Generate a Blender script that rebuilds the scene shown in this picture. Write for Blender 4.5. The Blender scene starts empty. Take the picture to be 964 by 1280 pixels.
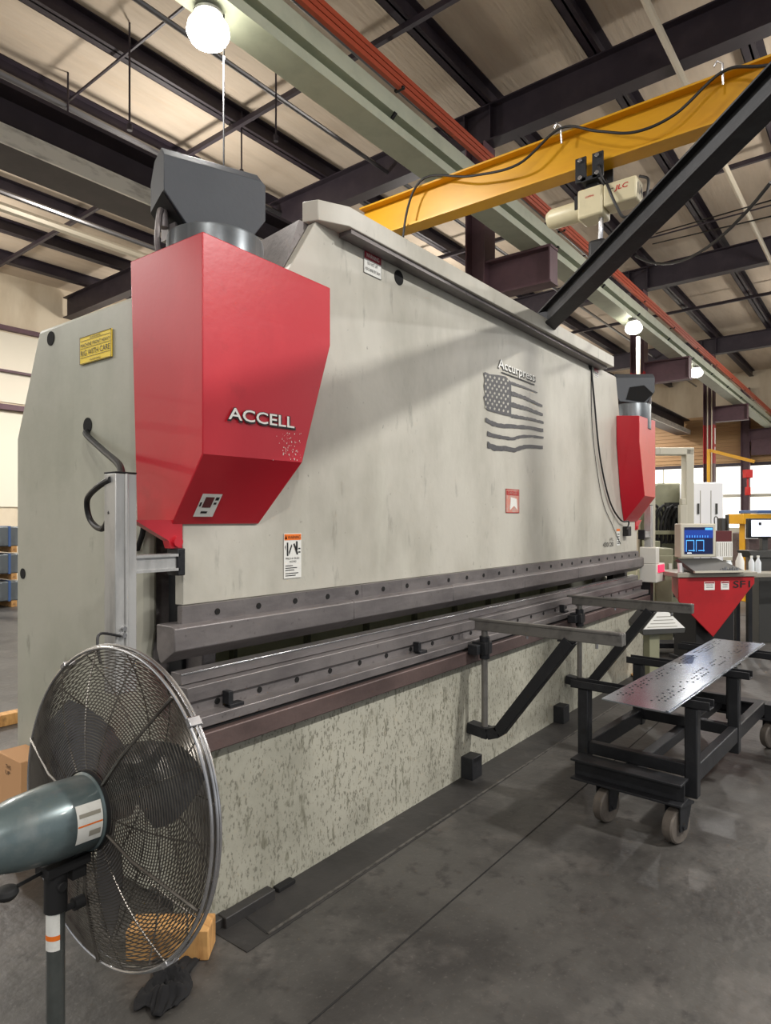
import bpy, bmesh, math, random
from mathutils import Vector, Matrix
random.seed(7)
C = bpy.context.scene
COL = C.collection
PI = math.pi
# ------------------------------------------------------------------ camera, world, light, exposure
FW = Vector((.7930, .6092, 0)); RT = Vector((.6092, -.7930, 0)); FPX = 824.0; EYE = Vector((0, 0, 1.6))
cd = bpy.data.cameras.new('camera'); cam = bpy.data.objects.new('camera', cd); COL.objects.link(cam)
cd.sensor_width = 36; cd.lens = FPX / 1280 * 36; cd.shift_y = 10 / 1280; cd.clip_end = 200
cam.location = EYE; cam.rotation_euler = (PI / 2, 0, math.atan2(FW.y, FW.x) - PI / 2)
C.camera = cam
w = bpy.data.worlds.new('world'); C.world = w; w.use_nodes = True
w.node_tree.nodes['Background'].inputs[0].default_value = (0.93, .96, 1, 1)
w.node_tree.nodes['Background'].inputs[1].default_value = 0.5
C.view_settings.view_transform = 'Standard'; C.view_settings.look = 'None'
C.view_settings.gamma = 1; C.view_settings.use_curve_mapping = False
C.view_settings.exposure = 0.12
LAMP_X = [-7.9, -2.1, 3.7, 9.45, 15.25, 21.05, 26.8]
LAMP_POWER = 190.0
def lamp_light(x, y, z, p=LAMP_POWER, size=.34):
    ld = bpy.data.lights.new('high_bay_light', 'AREA'); ld.shape = 'DISK'; ld.size = size; ld.energy = p
    ld.color = (1, .97, .93)
    o = bpy.data.objects.new('high_bay_light', ld); COL.objects.link(o); o.location = (x, y, z)
for _x in LAMP_X:
    for _y in (-3.0, 12.6):
        lamp_light(_x + (.75 if _y < 0 else 0), _y, 5.9, {-7.9: 330, 3.7: 460}.get(_x, 210) if _y < 0 else 190, .3)
for _x in LAMP_X[3:] + LAMP_X[:2]:
    lamp_light(_x, 8.6, 5.9, 150)
VISIBLE_LAMPS = ((2.83, 3.70), (11.72, 3.56), (16.15, 3.52))
for _x, _y in VISIBLE_LAMPS:
    lamp_light(_x, _y, 4.80, 120, .25)
for _x, _y in ((-6.0, -4.6), (4.3, -4.6), (13.0, -4.6), (22.0, -4.6), (-1.0, .5), (10.5, .2), (19.0, .5), (5.6, 8.0), (12.0, 8.0), (19, 9), (-.5, 8.5), (4, 13), (10, 13.5)):
    ld = bpy.data.lights.new('fill_light', 'POINT'); ld.shadow_soft_size = .2; ld.energy = 95 if _y < 0 else 185; ld.color = (1, .955, .89)
    o = bpy.data.objects.new('fill_light', ld); COL.objects.link(o); o.location = (_x, _y, 5.6)  # point lights added to brighten roof and hall, no fixtures
# ------------------------------------------------------------------ helpers
def P(px, py, ax, v):
    a = (px - 482) / FPX; b = (650 - py) / FPX
    d3 = FW + RT * a + Vector((0, 0, b))
    t = {'X': lambda: v / d3.x, 'Y': lambda: v / d3.y, 'Z': lambda: (v - 1.6) / b, 'D': lambda: v}[ax]()
    return EYE + d3 * t
def lin(c):
    return tuple(((x / 255) / 12.92 if x / 255 <= .04045 else ((x / 255 + .055) / 1.055) ** 2.4) for x in c) + (1,)
MATS = {}
def mt(name, rgb, rough=.55, metal=0, var=(), bump=None, emit=None, strength=1, coat=0, rvar=None):
    """var: list of (rgb, scale, lo, hi, stretch, amount[, detail])"""
    m = bpy.data.materials.new(name); m.use_nodes = True; nt = m.node_tree; N = nt.nodes; L = nt.links
    b = N['Principled BSDF']; b.inputs['Roughness'].default_value = rough; b.inputs['Metallic'].default_value = metal
    b.inputs['Coat Weight'].default_value = coat
    b.inputs['Base Color'].default_value = lin(rgb)
    tc = N.new('ShaderNodeTexCoord')
    prev = None
    for k, v in enumerate(var):
        mp = N.new('ShaderNodeMapping'); mp.inputs['Scale'].default_value = v[4]; mp.inputs['Location'].default_value = (k * 3.7, k * 1.3, k * 2.1)
        L.new(tc.outputs['Object'], mp.inputs[0])
        n = N.new('ShaderNodeTexNoise'); n.inputs['Scale'].default_value = v[1]; n.inputs['Detail'].default_value = v[6] if len(v) > 6 else 5
        n.inputs['Roughness'].default_value = .62
        L.new(mp.outputs[0], n.inputs['Vector'])
        mr = N.new('ShaderNodeMapRange'); mr.inputs[1].default_value = v[2]; mr.inputs[2].default_value = v[3]; mr.inputs[4].default_value = v[5]
        L.new(n.outputs['Fac'], mr.inputs[0])
        mx = N.new('ShaderNodeMix'); mx.data_type = 'RGBA'
        L.new(mr.outputs[0], mx.inputs[0])
        if prev is None: mx.inputs[6].default_value = lin(rgb)
        else: L.new(prev, mx.inputs[6])
        mx.inputs[7].default_value = lin(v[0]); prev = mx.outputs[2]
        if rvar is not None and k == 0:
            rr = N.new('ShaderNodeMapRange'); rr.inputs[3].default_value = rough; rr.inputs[4].default_value = rvar
            L.new(mr.outputs[0], rr.inputs[0]); L.new(rr.outputs[0], b.inputs['Roughness'])
    if prev is not None: L.new(prev, b.inputs['Base Color'])
    if bump:
        mp = N.new('ShaderNodeMapping'); mp.inputs['Scale'].default_value = bump[2] if len(bump) > 2 else (1, 1, 1)
        L.new(tc.outputs['Object'], mp.inputs[0])
        n = N.new('ShaderNodeTexNoise'); n.inputs['Scale'].default_value = bump[0]; n.inputs['Detail'].default_value = 4
        L.new(mp.outputs[0], n.inputs['Vector'])
        bp = N.new('ShaderNodeBump'); bp.inputs['Strength'].default_value = bump[1]; bp.inputs['Distance'].default_value = .02
        L.new(n.outputs['Fac'], bp.inputs['Height']); L.new(bp.outputs[0], b.inputs['Normal'])
    if emit:
        b.inputs['Emission Color'].default_value = lin(emit); b.inputs['Emission Strength'].default_value = strength
    MATS[name] = m; return m
I3 = (1, 1, 1)
mt('ram_paint', (186, 183, 172), .46, var=[((142, 139, 126), 1.3, .42, .72, (1, 1, .6), .85), ((196, 195, 182), 5, .5, .8, (1, 1, .25), .5), ((96, 94, 86), 7, .62, .74, (1.4, 1, .35), .55, 8), ((70, 66, 60), 38, .70, .76, (1, 1, .6), .5, 3)], bump=(30, .04))
mt('frame_paint', (174, 173, 160), .48, var=[((140, 142, 126), 1.3, .42, .75, I3, .7), ((98, 96, 84), 9, .64, .76, (1, 1, .5), .6, 7), ((186, 188, 172), 3, .5, .8, (1, 1, .3), .5)], bump=(30, .04))
mt('bed_paint', (172, 170, 156), .5, var=[((128, 127, 114), 1.6, .45, .72, I3, .75), ((104, 102, 86), 20, .58, .66, (1.4, 1, .4), .7, 5), ((92, 90, 78), 70, .55, .63, (1.2, 1, .6), .7, 3), ((84, 82, 70), 6, .62, .78, (2, 1, .18), .45, 8)], bump=(30, .05))
mt('red_paint', (186, 24, 42), .34, var=[((214, 50, 60), 2.2, .45, .8, (1, 1, .4), .55), ((150, 14, 30), 6, .62, .78, I3, .5)], coat=.25, bump=(40, .02))
mt('red_paint_dull', (170, 28, 34), .45, var=[((120, 24, 28), 3, .45, .8, I3, .6)])
mt('hood_black', (60, 64, 70), .5, var=[((74, 78, 84), 2, .4, .8, I3, .6)], bump=(60, .03))
mt('dull_steel', (124, 119, 118), .42, .35, var=[((72, 68, 70), 5, .4, .7, (.4, 1, 1), .8, 8), ((136, 130, 132), 14, .55, .8, (.3, 1, 2), .6), ((58, 50, 48), 26, .62, .72, I3, .6)], bump=(50, .06))
mt('caster_tread', (96, 89, 82), .55, var=[((66, 62, 58), 12, .45, .7, I3, .7)])
mt('silver_sheen', (238, 238, 236), .35, .3, var=[((150, 150, 150), 9, .5, .7, (.3, 1, 1), .7)])  # silver edge, its missing reflection put into the pale colour
mt('fan_blade', (104, 104, 106), .35, .5)
mt('bright_steel', (196, 196, 198), .25, .9, var=[((140, 140, 142), 8, .45, .7, I3, .6)])
mt('brown_steel', (100, 84, 81), .5, .3, var=[((56, 46, 46), 4, .4, .7, (.5, 1, 1), .8, 8), ((112, 84, 78), 12, .55, .8, (.3, 1, 1), .6)], bump=(50, .06))
mt('black_steel', (42, 43, 46), .5, .5, var=[((62, 63, 66), 9, .5, .75, (1, 1, 1), .6, 7), ((22, 22, 24), 4, .5, .8, I3, .6)], bump=(70, .05))
mt('black_matte', (20, 20, 21), .7)
mt('hole_black', (8, 8, 8), .9)
mt('rubber', (26, 26, 28), .55)
mt('aluminium', (186, 186, 184), .42, .55, var=[((128, 128, 128), 11, .5, .72, (1, 1, .3), .6, 8)], bump=(60, .03))
mt('grey_drum', (104, 110, 114), .35, .5, var=[((140, 146, 150), 6, .5, .75, (2, 2, .1), .8), ((52, 56, 60), 3, .5, .75, I3, .6)])
mt('support_steel', (118, 116, 112), .36, .45, var=[((76, 74, 72), 12, .5, .7, I3, .6, 8)], bump=(60, .06))
mt('sheet_steel', (152, 160, 172), .17, .85, var=[((96, 104, 118), 3, .45, .7, (.5, 1, 1), .7, 6), ((176, 178, 180), 22, .6, .75, I3, .5)], rvar=.2)
mt('concrete', (72, 70, 67), .5, var=[((44, 42, 41), 1.1, .44, .62, I3, .85, 8), ((96, 92, 88), 3.2, .52, .7, I3, .6, 9), ((46, 44, 43), 12, .55, .66, I3, .7, 8), ((104, 100, 96), 60, .60, .7, I3, .35, 3)], bump=(24, .15), rvar=.4)
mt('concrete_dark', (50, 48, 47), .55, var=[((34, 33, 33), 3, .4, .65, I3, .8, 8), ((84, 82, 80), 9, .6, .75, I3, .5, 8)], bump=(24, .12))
mt('joint', (26, 25, 24), .9)
mt('edge_strip', (104, 101, 97), .45, .5, var=[((60, 58, 56), 20, .45, .6, I3, .9)])
mt('deck', (200, 184, 164), .8, var=[((176, 160, 140), 1.2, .45, .7, (.4, 2, 1), .7), ((200, 176, 148), 4, .5, .8, (.3, 3, 1), .4)], bump=(5, .5, (.5, 4, 1)))
mt('primer_dark', (44, 36, 44), .5, .1, var=[((66, 56, 62), 3, .45, .75, I3, .6)])
mt('primer_purple', (98, 72, 80), .55, var=[((66, 50, 56), 3, .45, .75, I3, .6)])
mt('crane_grey', (176, 182, 164), .5, var=[((150, 156, 140), 4, .45, .75, I3, .6)])
mt('conductor_red', (168, 70, 44), .5)
mt('crane_yellow', (218, 160, 14), .42, var=[((190, 132, 14), 3, .45, .75, (1, .4, 1), .6)])
mt('hoist_cream', (212, 202, 168), .4, var=[((186, 176, 142), 6, .5, .8, I3, .6)])
mt('wall_tan', (212, 198, 174), .75, var=[((174, 154, 126), 1.5, .4, .7, (1, 1, .3), .6)], bump=(3, .3))
mt('wall_white', (226, 218, 200), .7)
mt('shutter_brown', (176, 138, 96), .6, var=[((186, 150, 104), 1.2, .4, .7, (1, .3, 1), .8)])
mt('window_glow', (250, 250, 244), .6, emit=(255, 250, 236), strength=1.5)
mt('lamp_glow', (255, 255, 255), .5, emit=(255, 248, 230), strength=14)
mt('lamp_body', (150, 150, 150), .4, .6)
mt('pipe_light', (190, 180, 160), .4, .2)
mt('pipe_steel', (120, 118, 118), .3, .8)
mt('blueblack', (30, 33, 38), .4, .3)
mt('white', (235, 235, 230), .5)
mt('label_white', (222, 222, 216), .5, var=[((190, 188, 180), 60, .5, .8, I3, .5)])
mt('ink', (22, 22, 24), .6)
mt('orange', (232, 116, 30), .5)
mt('label_red', (140, 26, 44), .5)
mt('label_faded', (196, 128, 112), .6, var=[((176, 160, 150), 30, .45, .6, I3, .7)])
mt('yellow_label', (240, 208, 34), .5)
mt('hoist_red', (190, 34, 30), .5)
mt('flag_grey', (58, 58, 62), .5, var=[((92, 92, 92), 40, .55, .7, I3, .6)])
mt('fan_wire', (120, 116, 110), .32, .85, var=[((70, 64, 60), 20, .5, .7, I3, .7)])
mt('fan_motor', (88, 102, 104), .3, .3, var=[((126, 130, 128), 9, .5, .7, I3, .6, 8), ((46, 54, 56), 5, .5, .7, I3, .6, 8)], coat=.4)
mt('fan_pole', (84, 88, 86), .4, .4, var=[((56, 60, 58), 9, .5, .7, I3, .6)])
mt('wood', (196, 150, 92), .7, var=[((150, 104, 56), 5, .45, .65, (8, 1, 1), .8), ((70, 50, 32), 9, .58, .7, I3, .7)])
mt('cardboard', (196, 150, 106), .8)
mt('rag', (24, 24, 26), .95)
mt('screen', (10, 20, 60), .3, emit=(26, 62, 150), strength=1.0)
mt('screen_light', (60, 140, 220), .3, emit=(90, 170, 240), strength=1.0)
mt('screen_dark', (8, 14, 36), .3, emit=(10, 22, 60), strength=1.0)
mt('screen_white', (230, 235, 245), .3, emit=(225, 232, 245), strength=1.1)
mt('led_red', (220, 20, 60), .3, emit=(240, 30, 80), strength=1.2)
mt('beige', (196, 192, 176), .5)
mt('console_grey', (150, 146, 134), .45)
mt('console_dark', (66, 66, 64), .45)
mt('olive', (138, 138, 114), .5, var=[((112, 112, 92), 3, .45, .7, I3, .6)])
mt('back_panel', (222, 222, 186), .5, var=[((190, 190, 152), 3, .45, .7, I3, .7)])
mt('maroon', (92, 40, 42), .45)
mt('curtain_white', (244, 245, 248), .45)
mt('clear_plastic', (226, 232, 236), .15)
mt('blue', (60, 90, 140), .5)
mt('box_grey', (206, 204, 196), .5)

class MB:
    def __init__(s): s.v = []; s.f = []; s.m = []
    def add(s, vs, fs, m=0):
        o = len(s.v); s.v += [Vector(p) for p in vs]
        for f in fs: s.f.append([o + i for i in f]); s.m.append(m)
        return s
    def box(s, x0, x1, y0, y1, z0, z1, m=0):
        return s.add([(x, y, z) for x in (x0, x1) for y in (y0, y1) for z in (z0, z1)],
                     [(0, 1, 3, 2), (4, 6, 7, 5), (0, 4, 5, 1), (2, 3, 7, 6), (0, 2, 6, 4), (1, 5, 7, 3)], m)
    def obox(s, c, u, v, w_, m=0):
        c, u, v, w_ = map(Vector, (c, u, v, w_))
        return s.add([c + a * u + b * v + d * w_ for a in (-1, 1) for b in (-1, 1) for d in (-1, 1)],
                     [(0, 1, 3, 2), (4, 6, 7, 5), (0, 4, 5, 1), (2, 3, 7, 6), (0, 2, 6, 4), (1, 5, 7, 3)], m)
    def bar(s, a, b, wd, ht, m=0, up=(0, 0, 1)):
        a, b = Vector(a), Vector(b); d = (b - a); sd = d.cross(Vector(up)).normalized(); u = sd.cross(d).normalized()
        return s.obox((a + b) / 2, d / 2, sd * wd / 2, u * ht / 2, m)
    def quad(s, a, b, c, d, m=0): return s.add([a, b, c, d], [(0, 1, 2, 3)], m)
    def prism(s, poly, f0, f1, m=0):
        """poly of 2d points; f0/f1 map a 2d point to 3d for each end"""
        n = len(poly); vs = [f0(*p) for p in poly] + [f1(*p) for p in poly]
        return s.add(vs, [tuple(range(n))[::-1], tuple(range(n, 2 * n))] + [(i, (i + 1) % n, n + (i + 1) % n, n + i) for i in range(n)], m)
    def tube(s, pts, r, n=8, m=0, caps=True, closed=False):
        pts = [Vector(p) for p in pts]; k = len(pts); rs = r if isinstance(r, (list, tuple)) else [r] * k
        t0 = (pts[1] - pts[0]).normalized(); nn = t0.orthogonal().normalized(); vs = []; fs = []
        for i, p in enumerate(pts):
            if closed: t = (pts[(i + 1) % k] - pts[i - 1]).normalized()
            else: t = (pts[min(i + 1, k - 1)] - pts[max(i - 1, 0)]).normalized()
            nn = (nn - t * nn.dot(t)).normalized(); bb = t.cross(nn)
            vs += [p + rs[i] * (math.cos(2 * PI * j / n) * nn + math.sin(2 * PI * j / n) * bb) for j in range(n)]
        for i in range(k if closed else k - 1):
            i2 = (i + 1) % k
            fs += [(i * n + j, i * n + (j + 1) % n, i2 * n + (j + 1) % n, i2 * n + j) for j in range(n)]
        if caps and not closed: fs += [tuple(range(n))[::-1], tuple(range((k - 1) * n, k * n))]
        return s.add(vs, fs, m)
    def lathe(s, o, ax, prof, n=32, m=0, a0=0, a1=2 * PI, ref=None, caps=True):
        o = Vector(o); ax = Vector(ax).normalized(); u = (Vector(ref) - ax * Vector(ref).dot(ax)).normalized() if ref else ax.orthogonal().normalized(); v = ax.cross(u)
        full = abs(a1 - a0 - 2 * PI) < 1e-6; q = n if full else n + 1; vs = []; fs = []
        for h, r in prof:
            vs += [o + ax * h + r * (math.cos(a0 + (a1 - a0) * j / n) * u + math.sin(a0 + (a1 - a0) * j / n) * v) for j in range(q)]
        for i in range(len(prof) - 1):
            fs += [(i * q + j, i * q + (j + 1) % q, (i + 1) * q + (j + 1) % q, (i + 1) * q + j) for j in range(n)]
        if full and caps: fs += [tuple(range(q))[::-1], tuple(range((len(prof) - 1) * q, len(prof) * q))]
        return s.add(vs, fs, m)
    def cyl(s, a, b, r, n=16, m=0):
        a, b = Vector(a), Vector(b); return s.lathe(a, b - a, [(0, r), ((b - a).length, r)], n, m)
    def text(s, txt, o, ux, uy, h, width=None, m=0, bold=0.0, shear=0, align='LEFT'):
        """text with cap height h at o along ux, up uy; width squeezes it"""
        c = bpy.data.curves.new('t', 'FONT'); c.body = txt; c.size = 1; c.offset = bold; c.shear = shear; c.resolution_u = 3
        ob = bpy.data.objects.new('t', c); COL.objects.link(ob); dg = bpy.context.evaluated_depsgraph_get()
        me = bpy.data.meshes.new_from_object(ob.evaluated_get(dg)); bpy.data.objects.remove(ob); bpy.data.curves.remove(c)
        xs = [v.co.x for v in me.vertices]
        if not xs: return s
        sc = h / .70; x0, x1 = min(xs), max(xs); sx = (width / (x1 - x0)) if width else sc
        off = {'LEFT': x0, 'CENTER': (x0 + x1) / 2}[align]
        ux, uy, o = Vector(ux).normalized(), Vector(uy).normalized(), Vector(o)
        s.add([o + ux * (v.co.x - off) * sx + uy * v.co.y * sc for v in me.vertices], [tuple(p.vertices) for p in me.polygons], m)
        bpy.data.meshes.remove(me); return s
    def build(s, name, mats, parent=None, bevel=0, flat=False, segs=2):
        org = Vector((0, 0, 0)); q = parent
        while q is not None: org += q.location; q = q.parent
        me = bpy.data.meshes.new(name); me.from_pydata([tuple(p - org) for p in s.v], [], s.f)
        if isinstance(mats, str): mats = [mats]
        for x in mats: me.materials.append(MATS[x])
        me.polygons.foreach_set('material_index', s.m)
        if not flat:
            bm = bmesh.new(); bm.from_mesh(me); bmesh.ops.recalc_face_normals(bm, faces=bm.faces); bm.to_mesh(me); bm.free()
        me.shade_smooth(); me.set_sharp_from_angle(angle=math.radians(34))
        o = bpy.data.objects.new(name, me); COL.objects.link(o); o.parent = parent
        if bevel:
            b = o.modifiers.new('bevel', 'BEVEL'); b.width = bevel; b.segments = segs; b.limit_method = 'ANGLE'; b.angle_limit = math.radians(40)
        return o
def tag(o, label=None, cat=None, group=None, kind=None):
    if label: o['label'] = label
    if cat: o['category'] = cat
    if group: o['group'] = group
    if kind: o['kind'] = kind
    return o
def thing(name, label, cat, loc=(0, 0, 0), group=None):
    o = bpy.data.objects.new(name, None); COL.objects.link(o); o.location = loc; o.empty_display_size = .1
    return tag(o, label, cat, group)
def struct(o): o['kind'] = 'structure'; return o
def arc(p0, p1, sag, n=12, d=(0, 0, -1)):
    p0, p1, d = Vector(p0), Vector(p1), Vector(d)
    return [p0.lerp(p1, i / n) + d * sag * 4 * (i / n) * (1 - i / n) for i in range(n + 1)]
def spline(pts, k=6):
    pts = [Vector(p) for p in pts]; out = []; q = [pts[0]] + pts + [pts[-1]]
    for i in range(1, len(q) - 2):
        a, b, c, d = q[i - 1:i + 3]
        for j in range(k):
            t = j / k
            out.append(.5 * ((2 * b) + (c - a) * t + (2 * a - 5 * b + 4 * c - d) * t * t + (3 * b - a - 3 * c + d) * t ** 3))
    out.append(pts[-1]); return out
XU = (1, 0, 0); ZU = (0, 0, 1)

# ------------------------------------------------------------------ setting: floor, walls, roof
b = MB().box(-14, 29.6, -12, 16.2, -.12, 0); struct(b.build('floor', 'concrete'))
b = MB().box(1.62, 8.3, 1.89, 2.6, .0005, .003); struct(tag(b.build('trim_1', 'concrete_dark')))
b = MB().bar((1.74, 1.91, .003), (8.2, 1.87, .003), .012, .006); struct(b.build('trim_2', 'edge_strip'))
b = MB().bar((1.74, 1.91, .002), (1.78, 2.2, .002), .01, .004)
b.bar((-2, 1.47, .001), (29, 1.44, .001), .006, .003); b.bar((6.4, -12, .001), (6.4, 1.88, .001), .01, .003)
b.bar((-2, -3.2, .001), (29, -3.2, .001), .012, .003); b.bar((12.4, -12, .001), (12.4, 16, .001), .01, .003)
struct(b.build('trim_3', 'joint'))
def zr(y): return 7.22 - .02 * (y - 4.2)          # rafter top / purlin underside
YW = 16.0; XW = 29.2
b = MB(); b.add([(-14, YW, 0), (XW + .4, YW, 0), (XW + .4, YW, zr(YW) + .25), (-14, YW, zr(YW) + .25), (-14, YW + .15, 0), (XW + .4, YW + .15, 0), (XW + .4, YW + .15, 7.2), (-14, YW + .15, 7.2)],
             [(0, 1, 2, 3), (4, 7, 6, 5), (0, 4, 5, 1), (3, 2, 6, 7), (0, 3, 7, 4), (1, 5, 6, 2)])
struct(b.build('wall_back', 'wall_tan'))
b = MB()
for z, t in ((5.9, .1), (4.95, .05), (4.1, .12)): b.box(-14, XW, YW - .14, YW, z, z + t)
struct(b.build('trim_4', 'primer_purple'))
b = MB().box(-14, 20, YW - .03, YW - .005, 4.28, 5.86); b.box(-14, 20, YW - .03, YW - .005, 1.9, 4.05); struct(b.build('pale_wall_panel', 'wall_white'))  # paler panels on the back wall between the girts
b = MB().box(XW, XW + .15, -12, 16.1, 0, 7.6); struct(b.build('wall_right', 'wall_tan'))
b = MB()
for i in range(24):
    z = 3.85 + i * .075; b.box(XW - .06 - (.03 if i % 2 else 0), XW, .5, 9.8, z, z + .07)
b.box(XW - .12, XW, .4, 9.9, 3.72, 3.85, 1); b.box(XW - .14, XW, -2, 15.5, 5.65, 5.78, 0)
sh = b.build('door_1', ['shutter_brown', 'primer_dark']); struct(sh)
b = MB().box(XW - .05, XW, .5, 9.8, 1.3, 3.72); struct(b.build('window_2', 'window_glow'))
b = MB()
for y in (1.6, 2.6, 3.6, 4.6, 5.6, 6.6, 7.6, 8.6): b.box(XW - .08, XW - .05, y, y + .05, 1.3, 3.72)
b.box(XW - .1, XW - .05, .5, 9.8, 2.5, 2.62); b.box(XW - .1, XW, -3, 9.8, 0, 1.3, 1)
struct(b.build('trim_5', ['beige', 'beige']))
# roof deck (insulation between purlins)
b = MB(); b.add([(-14, -12, zr(-12) + .22), (XW + .4, -12, zr(-12) + .22), (XW + .4, 16.2, zr(16.2) + .22), (-14, 16.2, zr(16.2) + .22)] +
              [(-14, -12, zr(-12) + .32), (XW + .4, -12, zr(-12) + .32), (XW + .4, 16.2, zr(16.2) + .32), (-14, 16.2, zr(16.2) + .32)],
              [(0, 1, 2, 3), (4, 7, 6, 5), (0, 4, 5, 1), (3, 2, 6, 7), (0, 3, 7, 4), (1, 5, 6, 2)])
struct(b.build('ceiling', 'deck'))
ORD = ['first', 'second', 'third', 'fourth', 'fifth', 'sixth', 'seventh', 'eighth', 'ninth', 'tenth', 'eleventh', 'twelfth']
py_list = [1.35 + 1.49 * k for k in range(10)]
for k, y in enumerate(py_list):
    z = zr(y); b = MB()
    b.box(-6, XW, y - .012, y + .012, z, z + .215); b.box(-6, XW, y - .06, y + .10, z, z + .012); b.box(-6, XW, y - .10, y + .012, z + .203, z + .215)
    b.box(-6, XW, y + .09, y + .102, z, z + .03)
    tag(b.build('roof_purlin', 'primer_dark'), 'dark steel roof purlin, %s counted from the upper right corner' % ORD[k], 'roof purlin', 'purlins running along the hall under the roof')
for k, x in enumerate((8.0, 15.2, 22.4)):
    b = MB()
    for (y0, y1) in ((-11.5, 15.9),):
        def sl(dx0, dx1, dz0, dz1):
            b.add([(x + dx, y, zr(y) + dz) for dx in (dx0, dx1) for y in (y0, y1) for dz in (dz0, dz1)],
                  [(0, 1, 3, 2), (4, 6, 7, 5), (0, 4, 5, 1), (2, 3, 7, 6), (0, 2, 6, 4), (1, 5, 7, 3)])
        sl(-.11, .11, -.02, -.001); sl(-.11, .11, -.50, -.478); sl(-.01, .01, -.478, -.02)
        for y in (4.3, 4.7, -.3, 9.8): b.box(x - .1, x + .1, y - .01, y + .01, zr(y) - .478, zr(y) - .02)
    tag(b.build('roof_rafter', 'primer_dark'), 'deep dark steel roof beam crossing the hall, %s from the camera' % ['nearest', 'second', 'farthest'][k], 'roof beam', 'main roof beams')
# crane runway columns
CX = (8.0, 15.2, 22.4, 28.8)
for k, x in enumerate(CX):
    t = thing('building_column', ['purple brown steel column just behind the long press brake, carrying the crane rail', 'steel column behind the far red cylinder cover, painted red halfway up',
              'steel column with a red band and a white stripe standing past the consoles', 'farthest purple brown steel column by the end wall'][k], 'column', (x, 4.5, 0), 'columns along the crane rail')
    h = zr(4.5) - .5; q = MB()
    for (z0, z1, m) in ((0, 3.35, 0), (3.35, 4.55 if k != 1 else 4.9, 1 if k in (1, 2) else 0), (4.55 if k != 1 else 4.9, h, 0)):
        q.box(x - .15, x + .15, 4.35, 4.37, z0, z1, m); q.box(x - .15, x + .15, 4.63, 4.65, z0, z1, m); q.box(x - .008, x + .008, 4.37, 4.63, z0, z1, m)
    q.build('shaft', ['primer_purple', 'red_paint_dull'], t)
    q = MB(); zt = 5.1
    q.box(x - .12, x + .12, 3.42, 4.35, zt - .03, zt); q.box(x - .12, x + .12, 3.42, 4.35, zt - .48, zt - .455); q.box(x - .01, x + .01, 3.45, 4.35, zt - .455, zt - .03)
    q.box(x - .12, x + .12, 3.43, 3.45, zt - .455, zt - .03); q.build('bracket', 'primer_purple', t)
    if k == 2:
        q = MB().box(x - .05, x + .05, 4.335, 4.348, 3.95, 4.45); q.box(x - .04, x + .04, 4.335, 4.348, 3.7, 3.86); q.build('white_stripe', 'white', t)
        q = MB(); q.cyl((x - .17, 4.4, 0.4), (x - .17, 4.4, 6.4), .018); q.cyl((x - .17, 4.52, .4), (x - .17, 4.52, 6.4), .018); q.build('conduit', 'pipe_light', t)
    b2 = MB().box(x - .2, x + .2, 4.3, 4.7, 0, .025); b2.build('base_plate', 'primer_purple', t)
# crane runway girder: bottom flange, web, cap channel, conductor bars
t = thing('crane_runway', 'long pale grey green crane rail girder with red conductor bars running down the hall', 'crane rail', (8, 3.7, 5.1))
q = MB(); X0, X1 = -5, 29
q.box(X0, X1, 3.55, 3.83, 5.10, 5.185); q.box(X0, X1, 3.66, 3.72, 5.185, 5.27); q.box(X0, X1, 3.55, 3.83, 5.27, 5.42)
q.build('girder', 'crane_grey', t)
for i in range(3):
    q = MB().box(X0, X1, 3.46, 3.50, 5.44 + i * .055, 5.485 + i * .055); q.build('conductor_bar', 'conductor_red', t)
for x in (2.95, 4.75, 6.55, 8.4, 10.2, 12, 14, 16, 18, 20, 22, 24):
    q = MB(); q.bar((x, 3.60, 5.20), (x, 3.53, 5.26), .03, .02); q.bar((x, 3.53, 5.25), (x, 3.53, 5.46), .02, .02); q.bar((x, 3.54, 5.45), (x, 3.44, 5.45), .03, .02); q.build('bar_hanger', 'black_steel', t)
q = MB().box(X0, X1, 3.66, 3.72, 5.42, 5.47); q.build('rail', 'dull_steel', t)
# left crane runway of the next bay
t = thing('crane_runway', 'dark crane rail girder with a shiny edge at the left, behind the near motor hood', 'crane rail', (4, 6.8, 5.1))
q = MB().box(-5, 29, 6.56, 7.06, 5.10, 5.14); q.box(-5, 29, 6.78, 6.84, 5.30, 5.66); q.box(-5, 29, 6.56, 7.06, 5.66, 5.70); q.build('girder', 'primer_dark', t)
q = MB().box(-5, 29, 6.53, 6.56, 5.10, 5.28); q.box(-5, 29, 6.56, 7.06, 5.26, 5.28); q.build('flange_edge', 'silver_sheen', t)
# pipes and braces under the roof
def pipe(pts, r, mat, name, label, cat, n=8, group=None):
    b = MB().tube(pts, r, n); return tag(b.build(name, mat), label, cat, group)
pipe([(-4, 6.1, 6.9), (8, 6.1, 6.9), (28, 6.1, 6.85)], .03, 'pipe_steel', 'ceiling_pipe', 'shiny thin pipe under the roof passing behind the near round lamp', 'pipe')
pipe([(-4, 8.45, 6.95), (28, 8.45, 6.9)], .045, 'pipe_steel', 'ceiling_pipe', 'grey pipe along the second roof purlin from the left top corner', 'pipe')
pipe([(-4, 10.6, 6.3), (28, 10.6, 6.3)], .075, 'pipe_light', 'ceiling_pipe', 'fat pale pipe below the dark crane rail at the left', 'pipe')
pipe([(-4, 9.9, 6.2), (28, 9.9, 6.2)], .04, 'pipe_steel', 'ceiling_pipe', 'thin grey pipe beside the fat pale pipe at the left', 'pipe')
pipe([(-4, 1.95, 6.7), (29, 1.85, 6.7)], .04, 'pipe_light', 'ceiling_pipe', 'pale pipe running down the hall above the yellow beam at the right', 'pipe')
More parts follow.
